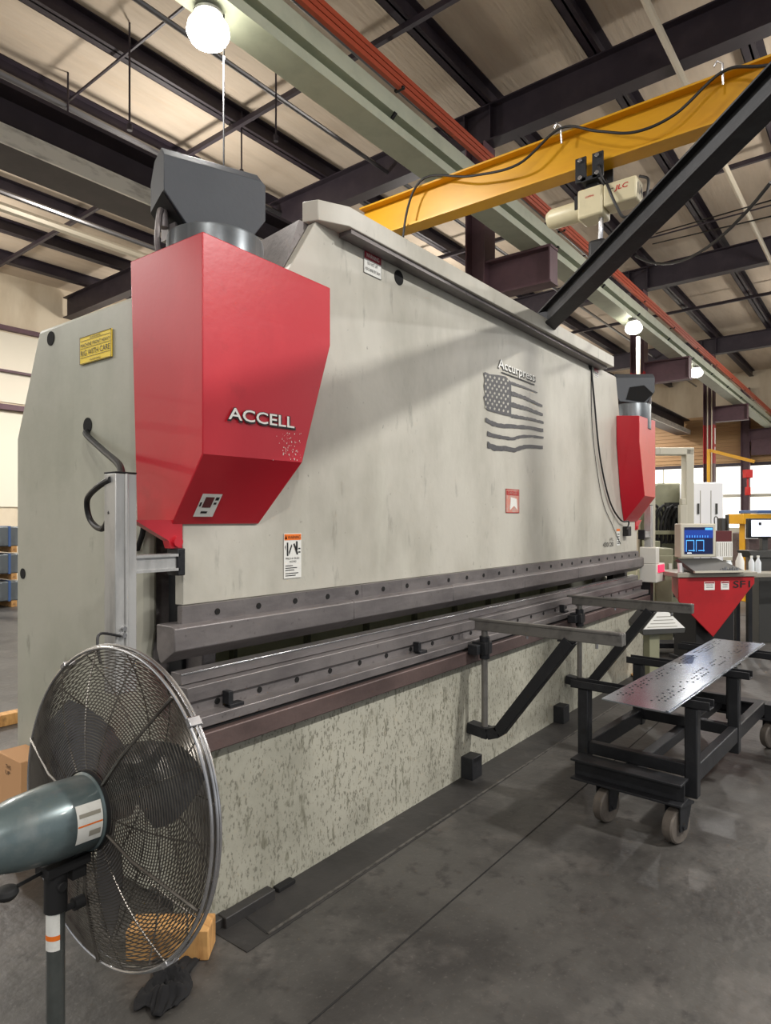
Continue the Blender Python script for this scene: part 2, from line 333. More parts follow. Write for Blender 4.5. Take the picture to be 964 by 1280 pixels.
pipe([(-4, 4.75, 7.0), (14.9, 4.75, 7.0)], .018, 'pipe_steel', 'ceiling_conduit', 'thin conduit beside the crane rail, left one of the pair', 'conduit')
pipe([(-4, 4.95, 7.02), (14.9, 4.95, 7.02)], .018, 'pipe_steel', 'ceiling_conduit', 'thin conduit beside the crane rail, right one of the pair', 'conduit')
for k, (x, r) in enumerate(((6.0, .035), (4.3, .014), (11.6, .035), (18.6, .035), (13.5, .012), (10.2, .012))):
    b = MB().bar((x, -8, zr(-8) - .05 - r), (x, 15.8, zr(15.8) - .05 - r), r * 1.6, r * 2)
    tag(b.build('bracing_rod', 'primer_dark'), ['thick dark brace crossing under the purlins before the nearest roof beam', 'thin wire brace near the round lamp under the purlins', 'thick dark brace between nearest and second roof beams',
         'dark brace beyond the second roof beam', 'thin wire brace close before the second roof beam', 'thin wire brace past the nearest roof beam'][k], 'brace')
for k, (px, py, L) in enumerate(((302, 175, .42), (162, 75, .75), (85, 130, .5), (345, 97, .7))):
    p = P(px, py, 'Z', 6.95)
    b = MB().tube([Vector((p.x, p.y, zr(p.y) + .23)), p - Vector((0, 0, L))], .012, 6); b.cyl(p - Vector((0, 0, L)), p - Vector((0, 0, L + .07)), .03, 10)
    tag(b.build('sprinkler_drop', 'primer_dark'), ['short sprinkler drop hanging right above the near black hood', 'hanger rod with a small end piece left of the near round lamp', 'hanger rod at the far left under the roof', 'thin hanger rod just right of the near round lamp'][k], 'hanger')

# high bay lamps in view
for k, (x, y) in enumerate(VISIBLE_LAMPS):
    t = thing('high_bay_lamp', ['big glaring round ceiling lamp above the near red cylinder cover', 'glaring ceiling lamp above the far black motor hood',
              'small farthest glaring ceiling lamp right of the far hood'][k], 'ceiling lamp', (x, y, 5.1), 'round lamps in a row under the crane rail')
    MB().lathe((x, y, 5.035), (0, 0, 1), [(0, .10), (.02, .10), (.03, .06), (.065, .05)], 24).build('housing', 'lamp_body', t)
    MB().lathe((x, y, 4.83), (0, 0, 1), [(0, .03), (.01, .07), (.04, .12), (.09, .145), (.14, .135), (.19, .10), (.205, .08)], 28).build('lens', 'lamp_glow', t)  # lens widened and hung low to take in the lamp's glare
pipe([(2.93, 3.66, 5.09), (2.93, 3.66, 2.5)], .006, 'rubber', 'pull_cord', 'thin cord hanging from the near round lamp down behind the hood', 'cord')
b = MB().cyl((11.85, 3.52, 0), (11.85, 3.52, 4.80), .035, 10)
tag(b.build('vertical_pipe', 'pipe_light'), 'pale vertical pipe under the lamp above the far black hood', 'pipe')

# ================================================================== the long press brake
PBX0, PBX1 = 1.62, 7.40
pb = thing('press_brake', 'long grey green bending press filling the middle, with red cylinder covers and a steel bed', 'press brake', (4.5, 2.9, 0))
YR, YB = 2.22, 2.12
# side frames
prof = [(2.32, 0.0), (3.78, 0.0), (3.78, 2.04), (3.52, 2.587), (2.42, 2.587), (2.42, 1.66), (2.545, 1.6), (2.545, 1.12), (2.575, 1.0), (2.50, .9), (2.32, .88)]
for x0, x1 in ((1.62, 1.68), (7.34, 7.40)):
    q = MB().prism(prof, lambda y, z, X=x0: (X, y, z), lambda y, z, X=x1: (X, y, z)); fr = q.build('side_frame', 'frame_paint', pb, bevel=.02)
    if x0 < 2:
        for (px, py, rr) in ((63, 423, .036), (109, 532, .038), (28, 717, .028)):
            c = P(px, py, 'X', 1.616); MB().lathe(c, (1, 0, 0), [(0, rr), (.003, rr)], 24).build('lifting_hole', 'hole_black', fr)
        # yellow label: machine front heavy / rig with care
        a = P(100, 423, 'X', 1.612); c = P(139.5, 443, 'X', 1.612); W = a.y - c.y; H = .128
        o = Vector((1.612, a.y, a.z - H)); u = Vector((0, -1, 0)); q = MB()
        q.obox(o + u * W / 2 + Vector((.002, 0, H / 2)), u * W / 2, (0, 0, H / 2), (.002, 0, 0), 0)
        e = Vector((-.0025, 0, 0)); f_ = lambda s_, t_: o + u * W * s_ + Vector((0, 0, H * t_)) + e
        q.text('MACHINE FRONT HEAVY', f_(.04, .62), u, ZU, .017, W * .92, 1); q.text('RIG WITH CARE', f_(.04, .29), u, ZU, .026, W * .92, 1)
        q.text('WARNING', f_(.33, .88), u, ZU, .009, W * .34, 1); q.text('WARNING', f_(.33, .06), u, ZU, .009, W * .34, 1)
        for zz in (.56, .22, .84): q.quad(f_(.03, zz), f_(.97, zz), f_(.97, zz + .015), f_(.03, zz + .015), 1)
        for s0, s1, t0, t1 in ((0, 1, 0, .02), (0, 1, .98, 1), (0, .01, 0, 1), (.99, 1, 0, 1)): q.quad(f_(s0, t0), f_(s1, t0), f_(s1, t1), f_(s0, t1), 1)
        tag(q.build('warning_label', ['yellow_label', 'ink'], fr, flat=True), 'yellow label reading rig with care')
# body behind the ram, throat metal
q = MB().box(1.68, 7.34, 2.62, 3.0, 1.75, 2.5); q.box(1.68, 7.34, 3.1, 3.2, .1, 1.75, 1); q.build('crown_body', ['frame_paint', 'back_panel'], pb)
q = MB()
for x in [1.9 + .62 * i for i in range(9)]: q.box(x, x + .03, 3.06, 3.1, .2, 1.7)
q.build('rear_rib', 'olive', pb)
for xs, s in ((1.70, 1), (7.32, -1)):
    q = MB(); q.box(min(xs, xs + s * .05), max(xs, xs + s * .05), 2.40, 2.5, .9, 1.8, 0)
    q.prism([(2.30, .85), (2.44, .85), (2.40, 1.1), (2.37, 1.3), (2.38, 1.55), (2.28, 1.55), (2.27, 1.2)], lambda y, z: (xs + s * .02, y, z), lambda y, z: (xs + s * .09, y, z), 1)
    q.box(min(xs + s * .0, xs + s * .12), max(xs, xs + s * .12), 2.25, 2.40, 1.5, 1.9, 2)
    q.box(min(xs - s * .02, xs + s * .19), max(xs - s * .02, xs + s * .19), 2.58, 2.62, .3, 1.9, 1)
    q.build('throat_guide', ['black_steel', 'dull_steel', 'black_matte'], pb, bevel=.006)
# ram
rp = [(1.575, 1.262), (7.42, 1.262), (7.42, 1.60), (7.10, 1.66), (6.93, 2.35), (6.73, 3.052), (2.335, 3.052), (2.157, 2.77), (1.85, 2.30), (1.575, 2.30)]
q = MB().prism(rp, lambda x, z: (x, YR, z), lambda x, z: (x, YR + .05, z))
ram = q.build('ram', 'ram_paint', pb, bevel=.004)
lip = [(2.65, 2.62), (2.30, 2.277), (2.328, 2.198), (2.475, 2.126), (6.28, 2.09), (6.28, 2.62)]
q = MB().prism(lip, lambda x, y: (x, y, 3.05), lambda x, y: (x, y, 3.15)); q.build('ram_top_cap', 'ram_paint', pb, bevel=.004)
q = MB().box(2.50, 6.22, 2.135, 2.215, 3.028, 3.05); q.build('cap_underside_strip', 'dull_steel', pb)  # dark strip along the underside of the cap
q = MB().prism([(2.10, 2.6), (2.05, 2.27), (2.40, 2.27), (2.40, 2.6)], lambda x, y: (x, y, 2.5), lambda x, y: (x + .22, y, 3.05)); q.build('ram_stiffener', 'dull_steel', pb)
for (px, py, rr) in ((499, 347, .042), (738, 457, .038)):
    c = P(px, py, 'Y', YR - .003); MB().lathe(c, (0, 1, 0), [(0, rr), (.003, rr)], 24).build('lifting_hole', 'hole_black', ram)
yd = YR - .004
def ramlabel(px0, py0, W, H):
    o = P(px0, py0, 'Y', yd); q = MB(); q.obox(o + Vector((W / 2, .001, H / 2)), (W / 2, 0, 0), (0, .001, 0), (0, 0, H / 2), 0)
    return o, q, (lambda s, t: o + Vector((W * s, -.0012, H * t)))
def rect(q, f_, s0, s1, t0, t1, m): q.quad(f_(s0, t0), f_(s1, t0), f_(s1, t1), f_(s0, t1), m)
# warning top (red header)
o, q, f_ = ramlabel(455, 340, .150, .125)
rect(q, f_, .02, .98, .62, .98, 2); q.text('WARNING', f_(.12, .70) + Vector((0, -.001, 0)), XU, ZU, .022, .11, 0)
q.text('DO NOT LIFT', f_(.2, .40), XU, ZU, .017, .09, 1); q.text('MACHINE BY RAM', f_(.08, .14), XU, ZU, .017, .126, 1)
for s0, s1, t0, t1 in ((0, 1, 0, .015), (0, 1, .985, 1), (0, .012, 0, 1), (.988, 1, 0, 1)): rect(q, f_, s0, s1, t0, t1, 1)
tag(q.build('warning_label', ['label_white', 'ink', 'label_red'], ram, flat=True), 'white label with dark red warning header')
o, q, f_ = ramlabel(743, 470, .11, .075); rect(q, f_, 0, 1, .6, 1, 2)
for t in (.12, .3, .45): rect(q, f_, .1, .9, t, t + .07, 1)
tag(q.build('warning_label', ['label_white', 'ink', 'label_red'], ram, flat=True), 'small white label near the top right corner of the ram')
# orange warning
o, q, f_ = ramlabel(355, 723.5, .112, .208)
rect(q, f_, .02, .98, .85, .985, 2); q.text('WARNING', f_(.2, .878) + Vector((0, -.001, 0)), XU, ZU, .015, .082, 1); q.add([f_(.04, .87), f_(.18, .87), f_(.11, .97)], [(0, 1, 2)], 1)
rect(q, f_, .16, .24, .5, .8, 1); q.add([f_(.27, .58), f_(.42, .76), f_(.46, .72), f_(.30, .52)], [(0, 1, 2, 3)], 1); q.add([f_(.10, .62), f_(.05, .70), f_(.10, .75)], [(0, 1, 2)], 1)
q.add([f_(.52, .76), f_(.72, .52), f_(.80, .52), f_(.80, .56), f_(.60, .78)], [(0, 1, 2, 3, 4)], 1); rect(q, f_, .68, .78, .62, .82, 1); rect(q, f_, .82, .94, .56, .59, 1); rect(q, f_, .82, .94, .64, .67, 1)
q.text('PINCH & CRUSH', f_(.1, .42), XU, ZU, .009, .086, 1); q.text('HAZARD', f_(.3, .35), XU, ZU, .009, .045, 1)
for i, t in enumerate((.27, .22, .17, .10, .05)): rect(q, f_, .08, .5 + .08 * ((i * 3) % 5), t, t + .018, 1)
tag(q.build('warning_label', ['label_white', 'ink', 'orange'], ram, flat=True), 'white label with orange warning header')
# faded red label
o, q, f_ = ramlabel(632.5, 641, .215, .175)
for s0, s1, t0, t1 in ((0, 1, 0, .03), (0, 1, .97, 1), (0, .03, 0, 1), (.97, 1, 0, 1)): rect(q, f_, s0, s1, t0, t1, 1)
rect(q, f_, .06, .94, .74, .92, 1); q.add([f_(.3, .12), f_(.6, .3), f_(.85, .14), f_(.8, .6), f_(.35, .66)], [(0, 1, 2, 3, 4)], 2); q.text('DANGER', f_(.15, .78) + Vector((0, -.001, 0)), XU, ZU, .022, .15, 0)
tag(q.build('warning_label', ['label_faded', 'red_paint_dull', 'label_white'], ram, flat=True), 'faded red notice label')
# small stack of labels at the right end
o, q, f_ = ramlabel(771, 682, .10, .17); rect(q, f_, 0, 1, .86, 1, 2)
for t in (.1, .2, .35, .5, .65): rect(q, f_, .15, .85, t, t + .05, 1)
tag(q.build('warning_label', ['label_white', 'ink', 'orange'], ram, flat=True), 'narrow white label by the cable socket')
o = P(754, 684, 'Y', yd); q = MB(); q.text('430120', o, XU, ZU, .045, .30, 0); q.text('ETL', o + Vector((.2, 0, .055)), XU, ZU, .03, .1, 0); q.build('serial_marking', 'ink', ram, flat=True)
q = MB(); c = P(784, 664, 'Y', YR - .03); q.obox(c, (.05, 0, 0), (0, .03, 0), (0, 0, .05)); q.build('cable_socket', 'rubber', pb, bevel=.006)
# company lettering
o = P(623, 459, 'Y', yd); e = P(668.5, 474, 'Y', yd); Wd = e.x - o.x
q = MB(); q.text('Accurpress', o + Vector((-.01, .001, -.006)), XU, ZU, .066, Wd + .03, 1, bold=.035); q.text('Accurpress', o + Vector((0, -.001, 0)), XU, ZU, .066, Wd, 0, bold=.01)
q.quad(o + Vector((.05, 0, -.033)), o + Vector((Wd, 0, -.033)), o + Vector((Wd, 0, -.022)), o + Vector((.05, 0, -.022)), 1)
q.build('lettering', ['white', 'ink'], ram, flat=True)
# weathered flag
def fz(x, y, e=0): return P(580 + x / 5.564, 430 + y / 5.564, 'Y', yd - e)
q = MB(); can = [(135, 200), (150, 195), (180, 210), (235, 215), (290, 225), (330, 265), (330, 505), (280, 495), (230, 480), (165, 462), (150, 440), (146, 400), (135, 370), (150, 350), (138, 290), (146, 250)]
q.add([fz(*p) for p in can], [tuple(range(len(can)))], 0)
r_ = random.Random(3)
for j in range(9):
    for i in range(6 if j % 2 == 0 else 5):
        cx, cy = 152 + i * 31 + (15 if j % 2 else 0), 222 + j * 27 + i * 6.5
        if cx > 322: continue
        st = []
        for k in range(10):
            rr = 9 if k % 2 == 0 else 5.5; st.append(fz(cx + rr * .85 * math.sin(k * PI / 5), cy - rr * 1.3 * math.cos(k * PI / 5), .001))
        q.add(st, [tuple(range(10))], 1)
q.build('flag_canton', ['flag_grey', 'ram_paint'], ram, flat=True)
stripes = [([(330, 270), (420, 302), (512, 338)], 18, 6), ([(328, 342), (430, 376), (547, 432)], 26, 14), ([(328, 420), (440, 450), (550, 492)], 30, 16), ([(330, 498), (400, 512), (470, 522), (555, 548)], 22, 14),
           ([(150, 528), (200, 552), (250, 568), (345, 574), (450, 580), (553, 602)], 28, 20), ([(163, 622), (215, 640), (270, 650), (340, 660), (400, 643), (470, 640), (555, 653)], 26, 12), ([(165, 700), (215, 722), (300, 728), (350, 738), (430, 712), (550, 720)], 36, 20)]
for pts, w0, w1 in stripes:
    q = MB(); L = []; n = 26
    for i in range(n + 1):
        s = i / n * (len(pts) - 1); k = min(int(s), len(pts) - 2); tt = s - k
        L.append((pts[k][0] + (pts[k + 1][0] - pts[k][0]) * tt, pts[k][1] + (pts[k + 1][1] - pts[k][1]) * tt))
    w0 *= 1.3; w1 *= 1.3
    up = [(x, y - (w0 + (w1 - w0) * i / n) / 2 * r_.uniform(.7, 1.1)) for i, (x, y) in enumerate(L)]
    dn = [(x, y + (w0 + (w1 - w0) * i / n) / 2 * r_.uniform(.7, 1.1)) for i, (x, y) in enumerate(L)]
    for i in range(n):
        q.quad(fz(*dn[i]), fz(*dn[i + 1]), fz(*up[i + 1]), fz(*up[i]), 0)
    q.build('flag_stripe', 'flag_grey', ram, flat=True)
# clamp bar with bolt holes
def hole(q, x, y, z, r=.013, m=1): q.lathe((x, y, z), (0, 1, 0), [(0, r), (.004, r)], 12, m)
q = MB(); x = 1.55
for L in (1.1, .35, 1.0, .42, 1.2, .9, .87):
    q.box(x + .001, x + L - .001, 2.19, YR, 1.192, 1.262); x += L
for i in range(26): hole(q, 1.72 + i * .222, 2.187, 1.226)
q.build('clamp_bar', ['dull_steel', 'hole_black'], pb)
# punch (upper tool) sections
pp = [(2.15, 1.10), (2.15, 1.185), (2.165, 1.195), (2.27, 1.195), (2.27, 1.10), (2.25, 1.05), (2.235, 1.045)]
x = 1.49
for L in (1.05, .95, 1.0, 1.05, .95, .95):
    q = MB().prism(pp, lambda y, z: (x + .001, y, z), lambda y, z: (x + L - .001, y, z)); q.build('punch_section', 'dull_steel', pb, bevel=.004); x += L
# die, die rail, clamp ledge, apron
q = MB().box(1.55, 7.38, 2.195, 2.26, .955, 1.0); q.box(1.55, 7.38, 2.192, 2.195, .992, 1.0, 1); q.build('die', ['dull_steel', 'bright_steel'], pb, bevel=.003)
q = MB().box(1.548, 7.38, 2.15, 2.32, .892, .952); q.build('die_holder', 'dull_steel', pb, bevel=.004)
q = MB().box(1.56, 7.38, 2.165, 2.30, .842, .892)
for i in range(25): hole(q, 1.70 + i * .225, 2.162, .868, .013)
q.build('die_rail', ['dull_steel', 'hole_black'], pb)
q = MB().box(1.549, 7.40, 2.09, 2.32, .803, .845); q.build('clamp_ledge', 'dull_steel', pb, bevel=.004)
q = MB().box(1.57, 7.38, 2.10, 2.3, .79, .803); q.build('ledge_gap', 'hole_black', pb)
q = MB().box(1.556, 7.40, 2.07, 2.28, .707, .788); q.build('apron', 'brown_steel', pb, bevel=.006)
for px, py in ((281, 870), (518, 800), (700, 757)):
    c = P(px, py, 'Y', 2.15); q = MB().box(c.x - .012, c.x + .012, 2.11, 2.15, .85, .91); q.box(c.x - .012, c.x + .06, 2.10, 2.14, .845, .86); q.build('stop_clamp', 'black_steel', pb, bevel=.002)
q = MB().box(1.60, 7.30, YB, 2.32, 0.0, .75); bed = q.build('bed', 'bed_paint', pb, bevel=.003)
q = MB().box(1.66, 1.92, 2.06, 2.11, 0, .045); q.box(1.605, 1.70, 2.08, 2.5, 0, .04); q.box(1.96, 2.06, 2.08, 2.119, .0, .02, 1); q.build('sole_plate', ['concrete_dark', 'hole_black'], pb, bevel=.004)
for px in (601, 713):
    c = P(px, 975 if px < 650 else 905, 'Z', 0); q = MB().box(c.x - .05, c.x + .07, 2.035, YB - .001, .002, .135); q.build('anchor_block', 'black_steel', pb, bevel=.004)
# backgauge seen through the gap
q = MB(); q.box(3.7, 4.1, 2.75, 2.95, .98, 1.075); q.box(5.7, 6.0, 2.75, 2.95, .98, 1.075); q.build('gauge_carriage', 'maroon', pb, bevel=.02)
q = MB(); q.box(1.8, 7.2, 2.96, 3.04, .90, .96); 
for x in (2.5, 4.45, 5.0, 6.4): q.box(x, x + .1, 2.5, 3.0, .985, 1.02)
q.build('backgauge_beam', 'black_steel', pb, bevel=.003)
# red cylinder covers
def cover(mx, name):
    X = (lambda x: x) if not mx else (lambda x: 8.92 - x)
    top = [(1.52, 2.046 - .05), (2.186, 1.99), (2.186, 2.30), (1.52, 2.49)]
    # rings bottom to top (x, y, z)
    YF = 1.99
    v = [(1.52, 2.45, 1.583), (1.52, 2.21, 1.583), (1.96, 2.21, 1.583), (1.96, 2.216, 1.583),   # 0-3 bottom
         (1.52, 2.02, 1.845), (2.009, 1.99, 1.845), (2.07, 2.216, 1.845),                       # 4-6
         (2.186, 1.99, 2.379), (2.186, 2.216, 2.379),                                         # 7-8
         (1.52, 2.50, 2.67), (1.52, 2.02, 2.667), (2.186, 1.99, 2.637), (2.186, 2.216, 2.66)]   # 9-12
    f = [(4, 5, 7, 11, 10), (0, 1, 4, 10, 9), (1, 2, 5, 4), (2, 3, 6, 5), (5, 6, 8, 7), (7, 8, 12, 11), (9, 10, 11, 12), (0, 3, 2, 1), (0, 9, 12, 8, 6, 3)]
    q = MB().add([(X(a), b_, c) for a, b_, c in v], f)
    c = q.build(name, 'red_paint', pb, bevel=.007)
    # lower red bracket
    pts = [(1.36, 1.60), (1.567, 1.60), (1.567, 1.49), (1.515, 1.49), (1.505, 1.52)]
    q = MB().prism(pts, lambda a, z: (X(a), 2.21, z), lambda a, z: (X(a), 2.25, z)); q.cyl((X(1.54), 2.195, 1.515), (X(1.54), 2.21, 1.515), .02); q.build('cover_bracket', 'red_paint', c)
    return c
cv = cover(False, 'cylinder_cover')
yc = 1.985
o = P(285, 523.5, 'Y', 2.0); 
q = MB(); pl = lambda x: 2.02 + (x - 1.52) / (2.009 - 1.52) * -.03
ux = Vector((1, (1.99 - 2.02) / (2.186 - 1.52), 0)).normalized(); n_ = Vector((ux.y, -ux.x, 0))
o = P(285, 523.5, 'Y', pl(1.74)) + n_ * .002; o.z = P(285, 523.5, 'Y', pl(1.74)).z; W = .335
q.text('ACCELL', o + ux * -.006 - Vector((0, 0, .005)), ux, ZU, .050, W + .014, 1, bold=.045); q.text('ACCELL', o + n_ * .0015, ux, ZU, .045, W, 0, bold=.012)
q.build('lettering', ['white', 'ink'], cv, flat=True)
# paint chips below the lettering
q = MB(); r_ = random.Random(5)
for i in range(70):
    c = P(r_.gauss(361, 6), r_.uniform(542, 576), 'Y', 1.993) + n_ * .001; s_ = r_.uniform(.001, .004)
    c.y = pl(c.x) - .0022; q.quad(c, c + ux * s_, c + ux * s_ + Vector((0, 0, s_ * 1.6)), c + Vector((s_ * .3, 0, s_ * 1.3)), 0)
q.build('paint_chips', 'label_white', cv, flat=True)
# label on the sloped underside
A = Vector((1.52, 2.02, 1.845)); B = Vector((2.009, 1.99, 1.845)); Cc = Vector((1.52, 2.21, 1.583)); un = (B - A).normalized(); vn = (Cc - A).normalized(); nn = vn.cross(un).normalized()
if nn.y > 0: nn = -nn
q = MB(); f_ = lambda s_, t_, e=.002: A + un * s_ + vn * t_ + nn * e
def r2(s0, s1, t0, t1, m, e=.002): q.quad(f_(s0, t0, e), f_(s1, t0, e), f_(s1, t1, e), f_(s0, t1, e), m)
r2(.075, .165, .175, .285, 0); r2(.095, .135, .19, .24, 1, .003); r2(.100, .130, .258, .268, 2, .003); r2(.142, .158, .19, .205, 2, .003); r2(.142, .155, .215, .225, 2, .003); r2(.08, .088, .215, .235, 2, .003)
tag(q.build('info_label', ['label_white', 'maroon', 'ink'], cv, flat=True), 'small white label with a dark red window')
cover(True, 'cylinder_cover')
# cylinder drum and hood above each cover
for mx in (False, True):
    X = (lambda x: 8.92 - x) if mx else (lambda x: x)
    q = MB().lathe((7.13 if mx else 1.83, 2.2 if mx else 2.34, 2.55), (0, 0, 1), [(0, .206), (.25, .206), (.26, .203), (.26, .19), (.03, .19)], 40); q.build('cylinder_drum', 'grey_drum', pb)
    if mx: O = Vector((7.00, 2.30, 0)); ax = Vector((.60, -.80, 0)); pr = Vector((.80, .60, 0))
    else: O = Vector((1.588, 2.365, 0)); ax = Vector((.934, -.358, 0)); pr = Vector((.358, .934, 0))
    fp = [(0, 2.955), (.10, 2.825), (.385, 2.85), (.44, 2.93), (.44, 3.085)]
    sec = [(0, 0, 0), (.05, .05, 0), (.17, .05, 0), (.25, -.02, 0)]
    def W3(a, d, z):
        p = O + ax * ((.42 - a) * .95 if mx else a) + pr * d; return (p.x, p.y, z)
    q = MB(); vs = []
    for d, dz in ((0, 0), (.05, .05), (.17, .05), (.25, -.02)):
        vs += [W3(a, d, z) for a, z in fp] + [W3(.42, d, 3.10 + dz), W3(0, d, 3.10 + dz)]
    n = 7; fs = [tuple(range(n)), tuple(range(3 * n, 4 * n))[::-1]]
    ms = []
    for r in range(3):
        for i in range(n):
            fs.append((r * n + i, r * n + (i + 1) % n, (r + 1) * n + (i + 1) % n, (r + 1) * n + i))
    q.add(vs, fs, 0)
    h = q.build('motor_hood', 'hood_black', pb, bevel=.003)
    q = MB()
    def mo(a, d, z, e=.003): return W3(a - e, d, z - e)
    q.quad(mo(0, .012, 2.955), mo(.095, .012, 2.832), mo(.095, .24, 2.832), mo(0, .24, 2.955), 0)
    if mx: q.add([W3(.02, -.004, 2.93), W3(.12, -.004, 3.02), W3(.28, -.004, 3.0), W3(.32, -.004, 2.87), W3(.12, -.004, 2.84)], [(0, 1, 2, 3, 4)])
    q.build('hood_mouth', 'hole_black', h, flat=True)
    q = MB(); c0 = Vector(W3(.02, .1, 2.84)); 
    q.cyl(c0, c0 + Vector((0, 0, .07)), .022, 12)
    if not mx: q.tube(spline([c0 + Vector((0, 0, .06)), c0 + Vector((-.03 if not mx else .03, -.02, .05)), c0 + Vector((-.035 if not mx else .035, -.01, -.08)), c0 + Vector((0, 0, -.2))]), .012, 8)
    q.obox(Vector(W3(.07, .12, 2.83)), (.03, 0, 0), (0, .05, 0), (0, 0, .03)); q.build('hydraulic_fitting', 'dull_steel', pb)
# aluminium light-curtain posts with their arms
for mx in (False, True):
    X = (lambda x: 9.12 - x) if mx else (lambda x: x)
    q = MB(); xa, xb = sorted((X(1.262), X(1.345))); q.box(xa, xb, 2.17, 2.245, .98, 1.766); xm = (xa + xb) / 2
    q.box(xm - .006, xm + .006, 2.163, 2.17, .98, 1.766); q.box(xa - .001, xb + .001, 2.168, 2.247, 1.766, 1.772, 1)
    post = q.build('curtain_post', ['aluminium', 'black_matte'], pb, bevel=.003)
    if not mx:
        for z in (1.215, 1.19): MB().cyl((X(1.29), 2.17, z), (X(1.29), 2.155, z), .008).build('post_bolt', 'bright_steel', post)
    q = MB(); xa, xb = sorted((X(1.345), X(1.535))); q.box(xa, xb, 2.18, 2.24, 1.405, 1.415); q.box(xa, xb, 2.19, 2.24, 1.415, 1.46); q.box(xa, xb, 2.18, 2.24, 1.46, 1.47); q.build('post_arm', 'aluminium', post)
    xa, xb = sorted((X(1.525), X(1.56))); MB().box(xa, xb, 2.18, 2.25, 1.385, 1.49).build('arm_bracket', 'black_steel', post, bevel=.004)
# hoses on the left frame
c0 = P(112, 540, 'X', 1.62); c1 = P(158, 590, 'X', 1.35)
pts = spline([c0 + Vector((.04, 0, 0)), c0 + Vector((-.03, -.02, -.01)), P(128, 562, 'X', 1.52), P(148, 580, 'X', 1.38), Vector((1.31, 2.21, 1.76))], 8)
MB().tube(pts, .014, 10).build('corrugated_hose', 'black_steel', pb)
pts = spline([Vector((1.262, 2.2, 1.745)), P(122, 609, 'X', 1.27), P(109, 625, 'X', 1.30), P(113, 650, 'X', 1.32), P(128, 661, 'X', 1.30), P(139, 640, 'X', 1.27)], 8)
MB().tube(pts, .011, 10).build('cable_loop', 'rubber', pb)
MB().tube(spline([Vector((1.275, 2.16, 1.19)), P(126, 792, 'Y', 2.14), P(122, 806, 'Y', 2.12), P(126, 830, 'Y', 2.1)], 6), .005, 6).build('thin_cable', 'rubber', pb)
MB().tube([P(180, 655, 'X', 1.6), P(178, 668, 'X', 1.6), P(172, 686, 'X', 1.6), P(164, 687, 'X', 1.6)], .012, 8).build('door_handle', 'black_matte', pb)
# long cable down the ram at the right
pts = spline([P(739, 457, 'Y', 2.215), P(743, 500, 'Y', 2.205), P(750, 570, 'Y', 2.2), P(762, 625, 'Y', 2.2), P(776, 650, 'Y', 2.19), P(786, 652, 'Y', 2.16), P(784, 662, 'Y', 2.17)], 8)
MB().tube(pts, .0085, 8).build('hanging_cable', 'rubber', pb)
pts = spline([P(739, 460, 'Y', 2.217), P(741, 540, 'Y', 2.213), P(752, 620, 'Y', 2.213), P(765, 655, 'Y', 2.213), P(776, 680, 'Y', 2.21)], 8)
MB().tube(pts, .003, 6).build('thin_cable', 'rubber', pb)
# control box with red display at the right end
q = MB().box(7.44, 7.78, 2.02, 2.2, .92, 1.12); q.box(7.44, 7.56, 2.02, 2.2, 1.12, 1.30); cb = q.build('end_control_box', 'box_grey', pb, bevel=.008)
q = MB().box(7.50, 7.70, 2.005, 2.02, 1.03, 1.11); tag(q.build('display', 'led_red', cb), 'glowing red display')
q = MB().box(7.5, 7.62, 2.1, 2.2, 0.55, .92); q.box(7.46, 7.8, 2.12, 2.3, .45, .55); q.build('box_leg', 'black_steel', pb)

# ================================================================== sheet support arms
def support(x, label):
    t = thing('sheet_support_arm', label, 'support arm', (x, 2.0, .3), 'sheet support arms clamped to the bed')
    z0, z1 = .915, .985
    q = MB()
    for dx in (-.030, .006): q.box(x + dx, x + dx + .024, 1.15, 2.06, z0, z1)
    q.box(x - .026, x + .026, 1.154, 2.05, z0 + .01, z1 - .02); q.box(x - .036, x - .026, 1.16, 2.10, z1 - .012, z1 + .006)
    q.build('extrusion', 'support_steel', t, bevel=.005, segs=3)
    q = MB().cyl((x, 1.3, z0), (x, 1.3, z0 - .03), .008); q.cyl((x, 1.72, z0), (x, 1.72, z0 - .02), .008); q.build('bolt', 'bright_steel', t)
    q = MB().cyl((x, 2.005, .27), (x, 2.005, z0), .020, 16); q.build('post', 'support_steel', t)
    q = MB().box(x - .045, x + .045, 1.975, 2.07, .77, .845); q.cyl((x, 2.005, .74), (x, 2.005, .88), .032, 16); q.box(x - .10, x - .04, 2.0, 2.068, .775, .835); q.build('clamp_block', 'black_steel', t, bevel=.004)
    q = MB(); pts = [(2.11, .30), (1.97, .285), (1.90, .31), (1.45, .915)]
    wv = .032
    for (a, b_) in zip(pts[:-1], pts[1:]): q.bar((x, a[0], a[1]), (x, b_[0], b_[1]), .08, .065)
    q.box(x - .032, x + .032, 1.42, 1.52, .905, .915); q.build('brace', 'black_steel', t, bevel=.002)
    q = MB().cyl((x, 2.005, .25), (x, 2.005, .31), .028, 12); q.build('collar', 'black_steel', t)
support(3.62, 'nearer steel sheet support arm on the bed, reaching over the left end of the cart')
support(5.19, 'farther steel sheet support arm on the bed, nearer to the red console')

